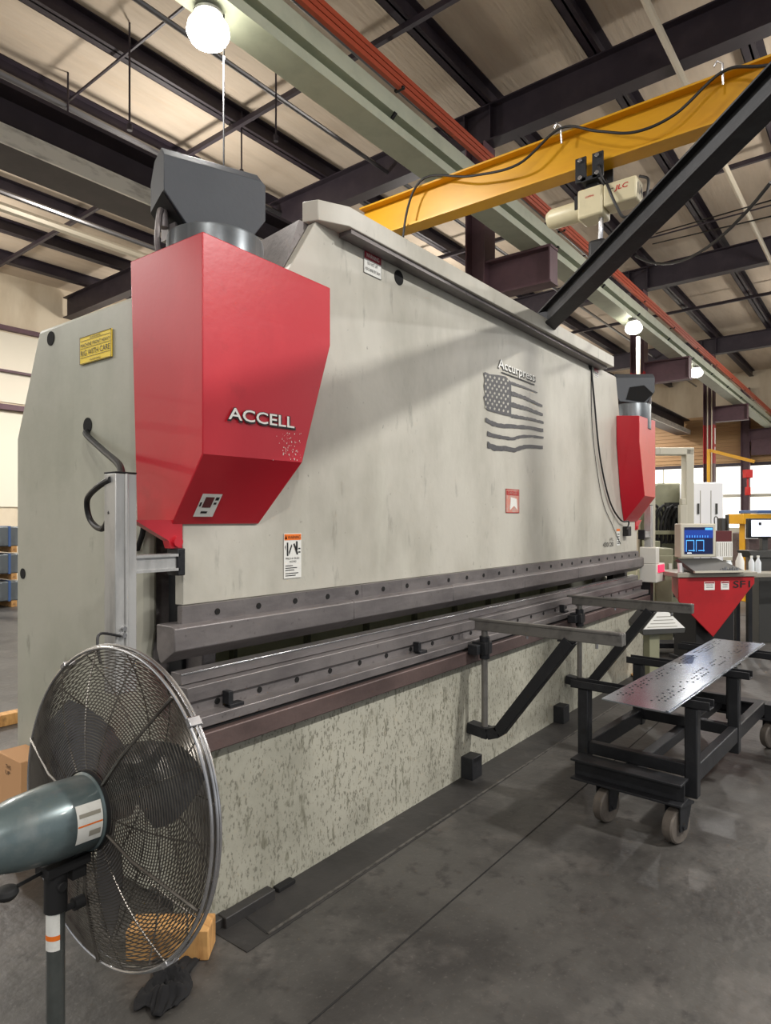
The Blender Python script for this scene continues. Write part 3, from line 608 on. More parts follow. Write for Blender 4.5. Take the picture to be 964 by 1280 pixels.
# ================================================================== cart with sheet
rot = math.radians(-3.2)
CT = Vector((3.42, 1.08, 0)); cx_ = Vector((math.cos(rot), math.sin(rot), 0)); cy_ = Vector((-math.sin(rot), math.cos(rot), 0))
def K(a, b_, z): return CT + cx_ * a + cy_ * b_ + Vector((0, 0, z))
def kb(q, a0, a1, b0, b1, z0, z1, m=0):
    return q.obox(K((a0 + a1) / 2, (b0 + b1) / 2, (z0 + z1) / 2), cx_ * (a1 - a0) / 2, cy_ * (b1 - b0) / 2, (0, 0, (z1 - z0) / 2), m)
cart = thing('steel_cart', 'low black welded steel cart on casters in front of the press, under a steel sheet', 'cart', tuple(CT))
for k, (a0, a1) in enumerate(((0, .12), (1.86, 1.98))):
    q = MB(); kb(q, a0, a1, -.27, .30, .20, .212); kb(q, a0, a1, -.27, .30, .30, .312); kb(q, (a0 + a1) / 2 - .006, (a0 + a1) / 2 + .006, -.27, .30, .212, .30)
    if k: kb(q, a0, a1, -.75, -.27, .20, .312)
    q.build('caster_beam', 'black_steel', cart, bevel=.002)
for a, bl, br, tl, tr in ((.16, .27, -.30, .37, -.36), (1.0, .27, -.30, .37, -.36), (1.72, .14, -.12, .26, -.36)):
    for b_ in (br, bl):
        q = MB(); kb(q, a, a + .062, b_ - .0, b_ + .062, .20 if b_ < 0 else .26, .655); q.build('post', 'black_steel', cart, bevel=.006)
    q = MB(); kb(q, a - .01, a + .075, tr, tl, .655, .663); kb(q, a - .01, a - .003, tr, tl, .655, .698); kb(q, a + .068, a + .075, tr, tl, .655, .698); q.build('top_channel', 'black_steel', cart, bevel=.0025)
    q = MB(); kb(q, a + .005, a + .057, br + .06, bl, .30, .365); q.build('cross_rail', 'black_steel', cart, bevel=.004)
for b_ in (-.295, .275):
    q = MB(); kb(q, .22, 1.74, b_, b_ + .05, .27, .36); q.build('side_rail', 'black_steel', cart, bevel=.006)
q = MB(); kb(q, .12, 1.86, .0, .06, .24, .30); q.build('centre_rail', 'black_steel', cart, bevel=.004)
def caster(a, b_, yaw):
    q = MB(); c = K(a, b_, .088); u = Vector((math.cos(yaw), math.sin(yaw), 0)); v = Vector((-u.y, u.x, 0))
    q.lathe(c - v * .028, v, [(0, .055), (0, .080), (.007, .088), (.049, .088), (.056, .080), (.056, .055)], 32, 0)
    q.lathe(c - v * .024, v, [(0, .03), (.0, .055), (.048, .055), (.048, .03)], 20, 1); q.lathe(c - v * .034, v, [(0, .022), (.068, .022)], 16, 1)
    q.build('caster_wheel', ['caster_tread', 'dull_steel'], cart)
    q = MB()
    for s in (-1, 1): q.prism([(-.03, .07), (.03, .07), (.075, .2), (-.03, .2)], lambda x, z, s=s: K(a, b_, z) + u * x + v * s * .036, lambda x, z, s=s: K(a, b_, z) + u * x + v * s * .042)
    q.obox(K(a, b_, .196) + u * .02, u * .06, v * .05, (0, 0, .006)); q.cyl(c - v * .05, c + v * .05, .011, 10)
    q.build('caster_fork', 'black_steel', cart)
caster(.07, .13, -.26); caster(.07, -.225, -.30); caster(1.90, .20, .1); caster(1.92, -.30, -.5)
# perforated steel sheet on the cart
q = MB(); sh_c = [P(752, 873, 'Z', .712), P(838, 891, 'Z', .712), P(957, 805, 'Z', .712), P(893, 798, 'Z', .712)]
q.add([p for p in sh_c] + [p + Vector((0, 0, -.006)) for p in sh_c], [(0, 1, 2, 3), (7, 6, 5, 4)] + [(i, (i + 1) % 4, 4 + (i + 1) % 4, 4 + i) for i in range(4)])
def S(s_, t_, e=.001): return sh_c[0].lerp(sh_c[3], s_).lerp(sh_c[1].lerp(sh_c[2], s_), t_) + Vector((0, 0, e))
r_ = random.Random(2)
for row, t_ in enumerate((.10, .17, .24, .60, .68, .76)):
    for i in range(46):
        s_ = .06 + i * .02 + (0.006 if row % 2 else 0)
        if r_.random() < .5: continue
        c = S(s_, t_); q.lathe(c, (0, 0, 1), [(0, .006), (.0003, .006)], 8, 1)
for s0 in (0,):
    a, b_ = S(0, .955, .0), S(1, .955, .0); q.bar(a, b_, .012, .012, 0)
sheet = q.build('steel_sheet', ['sheet_steel', 'hole_black'], None, bevel=0)
tag(sheet, 'long bare perforated steel sheet lying on the black cart', 'sheet metal')

# ================================================================== yellow crane beam, hoist and boom
t = thing('crane_beam', 'bright yellow overhead crane beam crossing above the press', 'crane beam', (4.6, 3.77, 4.09))
q = MB(); zb, zt = 4.085, 4.385; ya, yb_ = -3.5, 3.77
q.box(4.525, 4.675, ya, yb_, zb, zb + .014); q.box(4.525, 4.675, ya, yb_, zt - .014, zt); q.box(4.595, 4.605, ya, yb_, zb + .014, zt - .014)
q.build('beam', 'crane_yellow', t)
q = MB(); 
for y in (1.88, 0.83): q.tube([(4.52, y, 4.30), (4.50, y, 4.42), (4.50, y + .03, 4.45), (4.50, y + .05, 4.42)], .007, 8)
q.build('cable_hook', 'bright_steel', t)
for n_h, pts in (('festoon_cable', [(4.58, 3.3, 3.0), (4.5, 3.28, 3.9), (4.5, 3.1, 4.40), (4.48, 2.6, 4.28), (4.48, 2.2, 4.24), (4.5, 1.88, 4.40), (4.48, 1.6, 4.27), (4.47, 1.35, 4.17), (4.48, 1.1, 4.20), (4.5, .83, 4.37), (4.48, .6, 4.30), (4.48, .2, 4.2)]),):
    tag(MB().tube(spline(pts, 8), .0095, 8).build(n_h, 'rubber'), 'black cable draped in loops along the yellow crane beam', 'cable')
    q = MB()
# hoist
h = thing('electric_hoist', 'cream electric chain hoist hanging from the yellow beam', 'hoist', (4.6, 1.65, 3.80))
hx = 4.57
q = MB().lathe((hx, 1.76, 3.80), (0, 1, 0), [(0, .085), (.26, .082), (.30, .06), (.305, .02)], 28); q.build('motor_housing', 'hoist_cream', h)
q = MB().box(hx - .10, hx + .10, 1.56, 1.77, 3.69, 3.93); q.build('gear_housing', 'hoist_cream', h, bevel=.02)
q = MB().box(hx - .09, hx + .09, 1.30, 1.56, 3.74, 3.92); bd = q.build('control_housing', 'hoist_cream', h, bevel=.015)
q = MB().text('JLC', (hx - .0925, 1.47, 3.845), (0, -1, 0), ZU, .036, .11, 0, bold=.02, shear=.2); q.quad((hx - .0925, 1.50, 3.862), (hx - .0925, 1.475, 3.862), (hx - .0925, 1.475, 3.868), (hx - .0925, 1.50, 3.868), 1); q.build('lettering', ['hoist_red', 'ink'], bd, flat=True)
q = MB().text('COFFING', (hx - .1025, 1.70, 3.845), (0, -1, 0), ZU, .014, .07, 0, bold=.02); q.build('lettering', 'hoist_red', bd, flat=True)
q = MB().text('1/4', (hx - .06, 1.297, 3.79), (1, 0, 0), ZU, .085, .12, 0, bold=.01); q.build('capacity_mark', 'ink', bd, flat=True)
q = MB().box(hx - .088, hx + .088, 1.76, 1.80, 3.78, 3.90); q.build('vent_cover', 'black_matte', h, bevel=.01)
q = MB()
for y in (1.60, 1.74):
    q.box(hx - .1, hx - .08, y - .045, y + .045, 3.99, 4.19); q.box(hx + .13, hx + .15, y - .045, y + .045, 3.99, 4.19)
    for dz in (4.02, 4.16): q.cyl((hx - .12, y, dz), (hx - .10, y, dz), .018, 10, 1)
    q.cyl((hx - .08, y, 4.12), (hx - .05, y, 4.12), .035, 16, 1)
q.box(hx - .1, hx + .15, 1.6, 1.74, 3.985, 4.02); q.box(hx - .04, hx + .04, 1.62, 1.72, 3.92, 4.0); q.build('trolley', ['black_steel', 'bright_steel'], h, bevel=.003)
q = MB().tube(spline([(hx - .02, 1.60, 3.72), (hx - .02, 1.60, 3.6), (hx, 1.62, 3.46)], 6), .02, 8); q.build('chain', 'bright_steel', h)
q = MB().box(hx - .06, hx + .06, 1.56, 1.70, 3.22, 3.52); q.build('chain_container', 'rubber', h, bevel=.03)
q = MB(); q.tube(spline([(hx - .03, 1.56, 3.98), (hx - .12, 1.5, 3.85), (hx - .13, 1.44, 3.70), (hx - .11, 1.38, 3.60), (hx - .1, 1.25, 3.66), (hx - .05, 1.22, 3.86), (hx, 1.30, 3.94)], 8), .011, 8)
q.tube(spline([(hx - .06, 1.60, 4.1), (hx - .13, 1.58, 4.05), (hx - .13, 1.55, 3.95), (hx - .08, 1.54, 3.92)], 6), .009, 8); q.build('power_cable', 'rubber', h)
h.scale = (.86, .86, .86)
# black boom
A = Vector((4.88, 2.16, 3.16)); D_ = (Vector((3.448, .436, 3.548)) - A); B = A + D_ * 1.7
t = thing('swing_boom', 'thick black steel boom slanting up to the right from the top of the press', 'boom', tuple(A))
dn = D_.normalized(); sd = dn.cross(Vector((0, 0, 1))).normalized(); up = sd.cross(dn).normalized(); q = MB()
q.obox((A + B) / 2 + up * .066, (B - A) / 2, sd * .065, up * .007); q.obox((A + B) / 2 - up * .066, (B - A) / 2, sd * .065, up * .007); q.obox((A + B) / 2 + sd * .02, (B - A) / 2, sd * .006, up * .06)
q.build('beam', 'black_steel', t, bevel=.003)
q = MB().obox(A + Vector((0, 0, .0)), (.07, 0, 0), (0, .06, 0), (0, 0, .06)); q.build('foot', 'black_steel', t, bevel=.005)
tag(MB().tube(arc(P(795, 320, 'D', 6.5), P(964, 228, 'D', 4.2), .25, 14), .012, 8).build('boom_cable', 'rubber'), 'black cable sagging behind the black boom at the upper right', 'cable')
for (a, b_, l) in (((820, 292), (1000, 240), 'upper thin wire behind the black boom at the right'), ((816, 305), (1000, 262), 'lower thin wire behind the black boom at the right')):
    tag(MB().tube([P(a[0], a[1], 'D', 9), P(b_[0], b_[1], 'D', 6.4)], .008, 6).build('overhead_wire', 'black_matte'), l, 'wire')

# ================================================================== fan
FC = Vector((.935, 1.622, .860)); FN = Vector((.9975, .0506, -.0486)).normalized()
PX, PY = .785, 1.618
fan = thing('pedestal_fan', 'large dark wire cage fan on a grey pole at the left front', 'fan', (PX, PY, 0))
fu = FN.cross(Vector((0, 0, 1))).normalized(); fv = fu.cross(FN).normalized()
def FP(r, a, h_): return FC + FN * h_ + (fu * math.cos(a) + fv * math.sin(a)) * r
def ring(q, r, h_, t_, n=96, k=4): q.tube([FP(r, 2 * PI * i / n, h_) for i in range(n)], t_, k, closed=True)
def dome(sgn, s_): # s_ 0 at hub .. 1 at rim
    return sgn * ((.10 if sgn > 0 else .055) * (1 - s_ ** 2.2) + .012)
for sgn, nm, r0, nr in ((-1, 'rear_guard', .10, 40), (1, 'front_guard', .06, 44)):
    q = MB()
    for i in range(nr):
        s_ = i / (nr - 1); r = r0 + (.398 - r0) * s_; ring(q, r, dome(sgn, s_), .00155, 84, 4)
    for j in range(14):
        a = 2 * PI * j / 14 + (.2 if sgn > 0 else 0)
        q.tube([FP(r0 + (.398 - r0) * s_, a, dome(sgn, s_) - sgn * .003) for s_ in [k / 10 for k in range(11)]], .0022, 5)
    q.build(nm, 'fan_wire', fan)
q = MB(); ring(q, .402, -.012, .0042, 120, 8); ring(q, .402, .012, .0042, 120, 8); ring(q, .408, 0, .0035, 120, 6); q.build('rim_ring', 'bright_steel', fan)
q = MB()
for a in (.7, 2.2, 3.8, 5.4): q.obox(FP(.405, a, 0), FN * .018, (fu * math.cos(a) + fv * math.sin(a)) * .007, (-fu * math.sin(a) + fv * math.cos(a)) * .012)
q.build('rim_clip', 'bright_steel', fan, bevel=.002)
q = MB()
for a in (.9, 2.9, 4.7, 5.9): q.tube([FP(.09, a, -.072), FP(.20, a, -.066), FP(.40, a, -.018)], .0045, 6)
q.build('support_strut', 'fan_wire', fan)
for k in range(3):
    q = MB(); vs = []; n = 7
    for i in range(n + 1):
        s_ = i / n; r = .05 + .30 * s_; wd = .06 + .09 * math.sin(PI * min(1, .25 + s_ * .75)); tw = .055 * (1 - .5 * s_)
        for j in range(5):
            u = (j / 4 - .5); vs.append(FP(r, 2 * PI * k / 3 + .5 + u * wd * 2 / max(r, .14) * .8, -tw * u * 1.6 + .01 * (1 - 4 * u * u)))
    m_ = len(vs); vs2 = vs + [v + FN * .002 for v in vs]
    fs = [(i * 5 + j, i * 5 + j + 1, (i + 1) * 5 + j + 1, (i + 1) * 5 + j) for i in range(n) for j in range(4)]
    q.add(vs2, fs + [tuple(m_ + x for x in f[::-1]) for f in fs]); q.build('blade', 'fan_blade', fan)
MB().lathe(FC - FN * .045, FN, [(0, .045), (.08, .05), (.10, .03)], 24).build('hub', 'black_steel', fan)
mot = MB().lathe(FC, -FN, [(.062, .07), (.062, .096), (.078, .096), (.082, .091), (.17, .091), (.25, .082), (.31, .068), (.36, .046), (.385, .02)], 48).build('motor', 'fan_motor', fan)
MB().lathe(FC, -FN, [(.06, .099), (.078, .099)], 48, caps=False).build('motor_band', 'black_matte', mot)
ref = -FW + Vector((0, 0, .12))
q = MB().lathe(FC, -FN, [(.085, .0925), (.15, .0925)], 16, 0, -.55, .45, ref=tuple(ref), caps=False)
q.lathe(FC, -FN, [(.086, .0931), (.149, .0931)], 8, 1, -.10, -.06, ref=tuple(ref), caps=False); q.lathe(FC, -FN, [(.09, .0931), (.145, .0931)], 8, 2, .12, .22, ref=tuple(ref), caps=False)
q.lathe(FC, -FN, [(.09, .0931), (.12, .0931)], 8, 2, -.4, -.25, ref=tuple(ref), caps=False)
tag(q.build('rating_label', ['label_white', 'orange', 'console_grey'], mot, flat=True), 'worn white rating label')
mb_ = FC - FN * .20
q = MB().cyl((PX, PY, 0.0), (PX, PY, .66), .021, 24); q.build('pole', 'fan_pole', fan)
q = MB().lathe((PX, PY, 0), (0, 0, 1), [(0, .28), (.012, .28), (.02, .26), (.03, .05), (.05, .03)], 40); q.build('base', 'fan_pole', fan)
q = MB().cyl((PX, PY, .65), (PX, PY, .745), .0265, 24); q.build('pole_sleeve', 'black_matte', fan)
q = MB().lathe((PX, PY, .56), (0, 0, 1), [(0, .0222), (.09, .0222)], 12, 0, -.9, .9, ref=tuple(-FW), caps=False); q.lathe((PX, PY, .585), (0, 0, 1), [(0, .0226), (.012, .0226)], 12, 1, -.9, .9, ref=tuple(-FW), caps=False)
tag(q.build('pole_label', ['label_white', 'orange'], fan, flat=True), 'white sticker with an orange stripe')
nh = Vector((FN.x, FN.y, 0)).normalized(); sd = Vector((-nh.y, nh.x, 0))
q = MB(); q.obox(Vector((PX, PY, .755)) + nh * .02, nh * .055, sd * .03, (0, 0, .012)); q.obox(Vector((PX, PY, .74)) + nh * .05, nh * .018, sd * .02, (0, 0, .03))
q.tube([Vector((PX, PY, .755)) - nh * .03, Vector((PX, PY, .748)) - nh * .10], .005, 8); q.lathe(Vector((PX, PY, .73)) - nh * .115, (0, 0, 1), [(0, .018), (.012, .026), (.024, .022), (.028, .008)], 20); q.cyl(Vector((PX, PY, .715)) - sd * .035, Vector((PX, PY, .715)) + sd * .035, .012, 12)
q.build('tilt_bracket', 'black_matte', fan, bevel=.002)
q = MB().cyl(Vector((PX, PY, .64)), Vector((PX, PY, .64)) + nh * .055, .008, 10); q.cyl(Vector((PX, PY, .64)) + nh * .045, Vector((PX, PY, .64)) + nh * .07, .016, 12); q.build('clamp_knob', 'black_matte', fan)

# ================================================================== small things at the lower left
def block(c, u, v, w_, mat, name, label, cat, bev=.004): 
    return tag(MB().obox(c, u, v, w_).build(name, mat, bevel=bev), label, cat)
e0 = P(252, 1183, 'Y', 1.93)
u_ = Vector((-.62, .78, 0)).normalized(); v_ = Vector((u_.y, -u_.x, 0))
wc = Vector((1.535, 2.015, .056)) + u_ * .13
block(wc, u_ * .15, v_ * .055, (0, 0, .055), 'wood', 'wood_block', 'short square timber block on the floor behind the fan cage', 'wood block', .005)
# black rag: crumpled cloth
q = MB(); r_ = random.Random(11); n = 22; rc = Vector((1.34, 1.97, 0)); vs = []
for i in range(n + 1):
    for j in range(n + 1):
        a, b_ = i / n * 2 - 1, j / n * 2 - 1; rr = 1 - .18 * math.sin(5 * math.atan2(b_, a) + 1)
        z = .004 + .028 * max(0, 1 - (a * a + b_ * b_)) * (1 + .6 * math.sin(9 * a + 2 * b_)) + .012 * abs(math.sin(7 * a - 8 * b_ + 2 * math.sin(4 * a))) * (1 - .5 * (a * a + b_ * b_) / 2)
        vs.append(rc + v_ * (a * .13 * rr) + u_ * (b_ * .075 * rr) + Vector((0, 0, max(.002, z))))
q.add(vs, [(i * (n + 1) + j, i * (n + 1) + j + 1, (i + 1) * (n + 1) + j + 1, (i + 1) * (n + 1) + j) for i in range(n) for j in range(n)])
ro = q.build('rag', 'rag'); sm = ro.modifiers.new('thick', 'SOLIDIFY'); sm.thickness = .003; sm.offset = 1
tag(ro, 'crumpled black rag on the floor under the fan', 'rag')
q = MB(); q.box(1.46, 1.60, 3.36, 3.62, 0, .42); 
cbx = q.build('cardboard_box', 'cardboard', bevel=.004)
cbx.location = (0, 0, 0); tag(cbx, 'brown cardboard box on the floor beside the left end of the press', 'box')
q = MB(); 
q.text('THIS', (1.458, 3.52, .36), (0, -1, 0), ZU, .02, .06, 0); q.text('UP', (1.458, 3.52, .33), (0, -1, 0), ZU, .02, .05, 0); q.build('box_print', 'ink', cbx, flat=True)
c = P(10, 903, 'Z', .03); block(Vector((1.9, 5.5, .045)), (.6, 0, 0), (0, .05, 0), (0, 0, .045), 'wood', 'timber', 'loose timber lying on the floor at the far left', 'timber')
# stacked bundles at the far left
for k, (x, y, z) in enumerate(((4.75, 13.2, 0.12), (4.75, 13.2, .62), (4.75, 13.2, 1.12))):
    t = thing('strapped_bundle', ['strapped grey sheet bundle at the far left, bottom of its stack', 'strapped grey sheet bundle at the far left, middle of its stack', 'strapped grey sheet bundle at the far left, topmost of its stack'][k], 'bundle', (x, y, z), 'bundles stacked by the left wall')
    MB().box(x - .9, x + .85, y - .4, y + .4, z, z + .36).build('sheets', 'grey_drum', t, bevel=.02)
    q = MB()
    for dx in (-.5, .1, .6): q.box(x + dx, x + dx + .04, y - .41, y + .41, z - .005, z + .37)
    q.build('strap', 'blue', t)
    q = MB()
    for dx in (-.7, 0, .7): q.box(x + dx - .05, x + dx + .05, y - .4, y + .4, z - .115, z)
    q.build('wood_skid', 'wood', t)

# ================================================================== right background: console, stands, second press
def frameat(px, py, D, yaw=0):
    o = P(px, py, 'D', D); a = math.atan2(RT.y, RT.x) + yaw
    return o, Vector((math.cos(a), math.sin(a), 0)), Vector((-math.sin(a), math.cos(a), 0))   # origin, right, away
O, ur, ua = frameat(848, 720, 7.1, math.radians(10))
def L(a, b_, z): return Vector((O.x, O.y, 0)) + ur * a + ua * b_ + Vector((0, 0, z))
def lb(q, a0, a1, b0, b1, z0, z1, m=0): return q.obox(L((a0 + a1) / 2, (b0 + b1) / 2, (z0 + z1) / 2), ur * (a1 - a0) / 2, ua * (b1 - b0) / 2, (0, 0, (z1 - z0) / 2), m)
con = thing('control_console', 'red wedge shaped control console with a blue screen, marked SF1', 'control console', (O.x, O.y, 0))
q = MB(); fr_ = [(0, .98), (.93, .98), (.93, .90), (.42, .32), (0, .72)]
q.prism(fr_, lambda a, z: L(a, 0, z), lambda a, z: L(a * .72 + .22, .45, .98 if z > .95 else z + (.98 - z) * .25)); cab = q.build('cabinet', 'red_paint_dull', con, bevel=.01)
q = MB().text('SF1', L(.66, -.004, .86), ur, ZU, .075, .21, 0, bold=.01); q.build('lettering', 'ink', cab, flat=True)
for a, W in ((.31, .125), (.51, .10)):
    q = MB(); lb(q, a, a + W, -.004, 0, .84, .93); q.quad(L(a + .005, -.005, .91), L(a + W - .005, -.005, .91), L(a + W - .005, -.005, .926), L(a + .005, -.005, .926), 1)
    for z in (.895, .88, .865): q.quad(L(a + .02, -.005, z), L(a + W - .02, -.005, z), L(a + W - .02, -.005, z + .004), L(a + .02, -.005, z + .004), 2)
    tag(q.build('notice_label', ['white', 'label_red', 'ink'], cab, flat=True), 'white notice label')
q = MB(); lb(q, -.02, .95, -.02, .5, .98, 1.03); q.build('top_shelf', 'console_grey', con, bevel=.006)
q = MB(); lb(q, .28, .75, .1, .5, 0, .6); lb(q, .25, .8, .05, .55, 0, .05); q.build('pedestal', 'black_matte', con, bevel=.005)
q = MB(); lb(q, .0, .43, .08, .20, 1.19, 1.56); mon = q.build('monitor', 'beige', con, bevel=.012)
q = MB(); 
def sq(a0, a1, z0, z1, m, e=0): q.quad(L(.04 + a0 * .35, .077 - e, 1.225 + z0 * .295), L(.04 + a1 * .35, .077 - e, 1.225 + z0 * .295), L(.04 + a1 * .35, .077 - e, 1.225 + z1 * .295), L(.04 + a0 * .35, .077 - e, 1.225 + z1 * .295), m)
sq(0, 1, 0, 1, 2); sq(0, 1, .6, .9, 0, .001); sq(.72, .98, .9, .98, 1, .001)
for a in (.06, .40): 
    sq(a, a + .02, .1, .52, 1, .001); sq(a, a + .28, .5, .53, 1, .001); sq(a + .26, a + .28, .1, .52, 1, .001); sq(a + .08, a + .3, .12, .15, 1, .001)
sq(0, .04, .1, .9, 0, .002); sq(.1, .25, .03, .06, 3, .001)
for i in range(9): sq(.08 + i * .09, .10 + i * .09, .62, .7, 1, .002)
tag(q.build('screen', ['screen', 'screen_light', 'screen_dark', 'screen_white'], mon, flat=True), 'blue lit screen')
q = MB(); q.prism([(-.02, 1.18), (.46, 1.18), (.66, 1.05), (.05, 1.05)], lambda a, z: L(a, .12 - (1.18 - z) * 1.6, z), lambda a, z: L(a, .16 - (1.18 - z) * 1.6, z - .03)); q.build('keyboard_tray', 'console_dark', con, bevel=.004)
q = MB(); lb(q, .04, .70, -.11, -.08, 1.035, 1.055); q.build('tray_edge', 'beige', con)
q = MB(); lb(q, .44, .64, .1, .3, 1.36, 1.48); tag(q.build('document_pouch', 'maroon', con, bevel=.004))
q = MB(); lb(q, .44, .64, .09, .29, 1.19, 1.36)
for i in range(7): lb(q, .455 + i * .027, .462 + i * .027, .087, .09, 1.2, 1.35, 1)
q.build('paper_stack', ['white', 'console_grey'], con)
q = MB(); lb(q, .53, .57, .12, .2, 1.48, 1.62); lb(q, .60, .62, .12, .16, 1.48, 1.66); q.tube(spline([L(.47, .15, 1.48), L(.46, .15, 1.62), L(.50, .15, 1.62), L(.51, .15, 1.48)]), .006, 6); q.build('tool_holder', 'console_dark', con)
for nm in ('monitor', 'keyboard_tray', 'tray_edge', 'document_pouch', 'paper_stack', 'tool_holder'):
    for o_ in con.children:
        if o_.name.startswith(nm): o_.location += ur * .085
# loose things on the console
r_ = random.Random(4)
tp = 1.03
def onshelf(nm, mat, lab, cat, f): 
    q = MB(); f(q); return tag(q.build(nm, mat, bevel=.003), lab, cat)
onshelf('grinder_guard', 'console_dark', 'dark curved guard lying on the console shelf', 'guard', lambda q: q.lathe(L(.24, .1, tp), ua, [(0, .10), (.08, .10)], 16, 0, 0, 2 * PI) if False else q.prism([(.10 * math.cos(PI * i / 10), .075 * math.sin(PI * i / 10)) for i in range(11)] + [(.06 * math.cos(PI * i / 10), .045 * math.sin(PI * i / 10)) for i in range(10, -1, -1)], lambda a, z: L(.26 + a, .06, tp + z), lambda a, z: L(.26 + a, .18, tp + z)))
onshelf('paper_roll', 'white', 'white crumpled papers on the console shelf', 'papers', lambda q: q.prism([(.36, 0), (.66, 0), (.62, .035), (.50, .05), (.40, .04)], lambda a, z: L(a, .05, tp + z), lambda a, z: L(a + .02, .25, tp + z)))
onshelf('plastic_cup', 'clear_plastic', 'clear plastic cup on the console shelf below the screen', 'cup', lambda q: q.lathe(L(.1, .1, tp), ZU, [(0, .03), (.10, .038), (.10, .034), (.005, .027)], 16))
onshelf('plastic_jar', 'clear_plastic', 'clear jar on the console shelf right of the papers', 'jar', lambda q: q.lathe(L(.70, .12, tp), ZU, [(0, .035), (.09, .035), (.10, .025), (.12, .025)], 16))
for k in range(8):
    a = .36 + .028 * k; z = 1.065 + .0; 
    tag(MB().cyl(L(a + .085, -.095, 1.055), L(a + .085, -.095, 1.055 + .02 + .012 * (k % 3)), .011, 8).build('small_bolt', 'bright_steel'), 'small shiny bolt in a row on the keyboard tray edge', 'bolt', 'bolts on the keyboard tray')
# bottles on the table at the right edge
O2, ur2, ua2 = frameat(935, 722, 7.9, math.radians(8))
def G(a, b_, z): return Vector((O2.x, O2.y, 0)) + ur2 * a + ua2 * b_ + Vector((0, 0, z))
def gb(q, a0, a1, b0, b1, z0, z1, m=0): return q.obox(G((a0 + a1) / 2, (b0 + b1) / 2, (z0 + z1) / 2), ur2 * (a1 - a0) / 2, ua2 * (b1 - b0) / 2, (0, 0, (z1 - z0) / 2), m)
t = thing('work_table', 'grey topped work table behind the red console at the right edge', 'table', (O2.x, O2.y, 0))
q = MB(); gb(q, .05, 1.3, .1, .42, .90, .95); q.build('table_top', 'console_grey', t, bevel=.006)
for a in (.1, 1.2):
    for b_ in (.12, .34): q = MB(); gb(q, a, a + .05, b_, b_ + .05, 0, .9); q.build('leg', 'black_steel', t)
for k, (a, lab) in enumerate(((.20, 'left clear water bottle on the table at the right edge'), (.29, 'right clear water bottle on the table at the right edge'))):
    bt = thing('water_bottle', lab, 'bottle', tuple(G(a, .2, .95)), 'water bottles on the table')
    MB().lathe(G(a, .2, .95), ZU, [(0, .03), (.02, .034), (.13, .034), (.17, .014), (.19, .014)], 16).build('body', 'clear_plastic', bt)
    MB().lathe(G(a, .2, 1.14), ZU, [(0, .016), (.02, .016)], 12).build('cap', 'white', bt)
tag(MB().lathe(G(-.02, .25, .95), ZU, [(0, .05), (.14, .05), (.22, .02), (.24, .02)], 16).build('spray_bottle', 'white'), 'white spray bottle left of the water bottles', 'bottle')
bpy.data.objects['spray_bottle'].location = ur2 * .10
# second monitor on stand
O3, ur3, ua3 = frameat(937, 712, 8.6, math.radians(6))
def H3(a, b_, z): return Vector((O3.x, O3.y, 0)) + ur3 * a + ua3 * b_ + Vector((0, 0, z))
t = thing('computer_terminal', 'blue framed monitor with white screen over a dark keyboard at the right edge', 'computer', tuple(H3(0, 0, 0)))
q = MB().obox(H3(.27, .05, 1.49), ur3 * .27, ua3 * .03, (0, 0, .13)); q.build('monitor', 'blueblack', t, bevel=.008)
q = MB(); q.quad(H3(.04, .018, 1.385), H3(.52, .018, 1.385), H3(.52, .018, 1.60), H3(.04, .018, 1.60), 0); q.quad(H3(.14, .017, 1.53), H3(.18, .017, 1.53), H3(.18, .017, 1.57), H3(.14, .017, 1.57), 1); q.build('screen', ['screen_white', 'ink'], t, flat=True)
q = MB().obox(H3(.27, .1, 1.28), ur3 * .04, ua3 * .03, (0, 0, .10)); q.obox(H3(.24, .1, .6), ur3 * .12, ua3 * .12, (0, 0, .6)); q.build('stand', 'console_dark', t, bevel=.004)
q = MB().prism([(-.05, 1.2), (.6, 1.2), (.6, 1.11), (.02, 1.11)], lambda a, z: H3(a, -.05, z), lambda a, z: H3(a, .2, z)); q.build('keyboard_shelf', 'console_dark', t, bevel=.004)
# tilted pedal housing on post
O4, ur4, ua4 = frameat(819, 795, 5.9, math.radians(12))
t = thing('foot_pedal_stand', 'pale tilted hood on a short square post beside the far end of the press', 'stand', (O4.x, O4.y, 0))
def M4(a, b_, z): return Vector((O4.x, O4.y, 0)) + ur4 * a + ua4 * b_ + Vector((0, 0, z))
q = MB(); q.prism([(-.13, .62), (.02, .78), (.13, .78), (.31, .62), (.30, .58), (-.12, .57)], lambda a, z: M4(a, 0, z), lambda a, z: M4(a + .05, .3, z + .04)); q.build('hood', 'console_dark', t, bevel=.006)
q = MB(); q.add([M4(-.12, -.004, .625), M4(.30, -.004, .625), M4(.13, -.004, .775), M4(.02, -.004, .775)], [(0, 1, 2, 3)])
for i in range(4): q.add([M4(-.08 + i * .03, -.006, .64 + i * .03), M4(.22 - i * .02, -.006, .64 + i * .03), M4(.22 - i * .02, -.006, .646 + i * .03), M4(-.08 + i * .03, -.006, .646 + i * .03)], [(0, 1, 2, 3)], 1)
q.build('paper_sheet', ['white', 'console_grey'], t, flat=True)
q = MB().obox(M4(.03, .1, .29), ur4 * .05, ua4 * .05, (0, 0, .29)); q.obox(M4(.03, .1, .01), ur4 * .15, ua4 * .12, (0, 0, .01)); q.build('post', 'olive', t, bevel=.004)
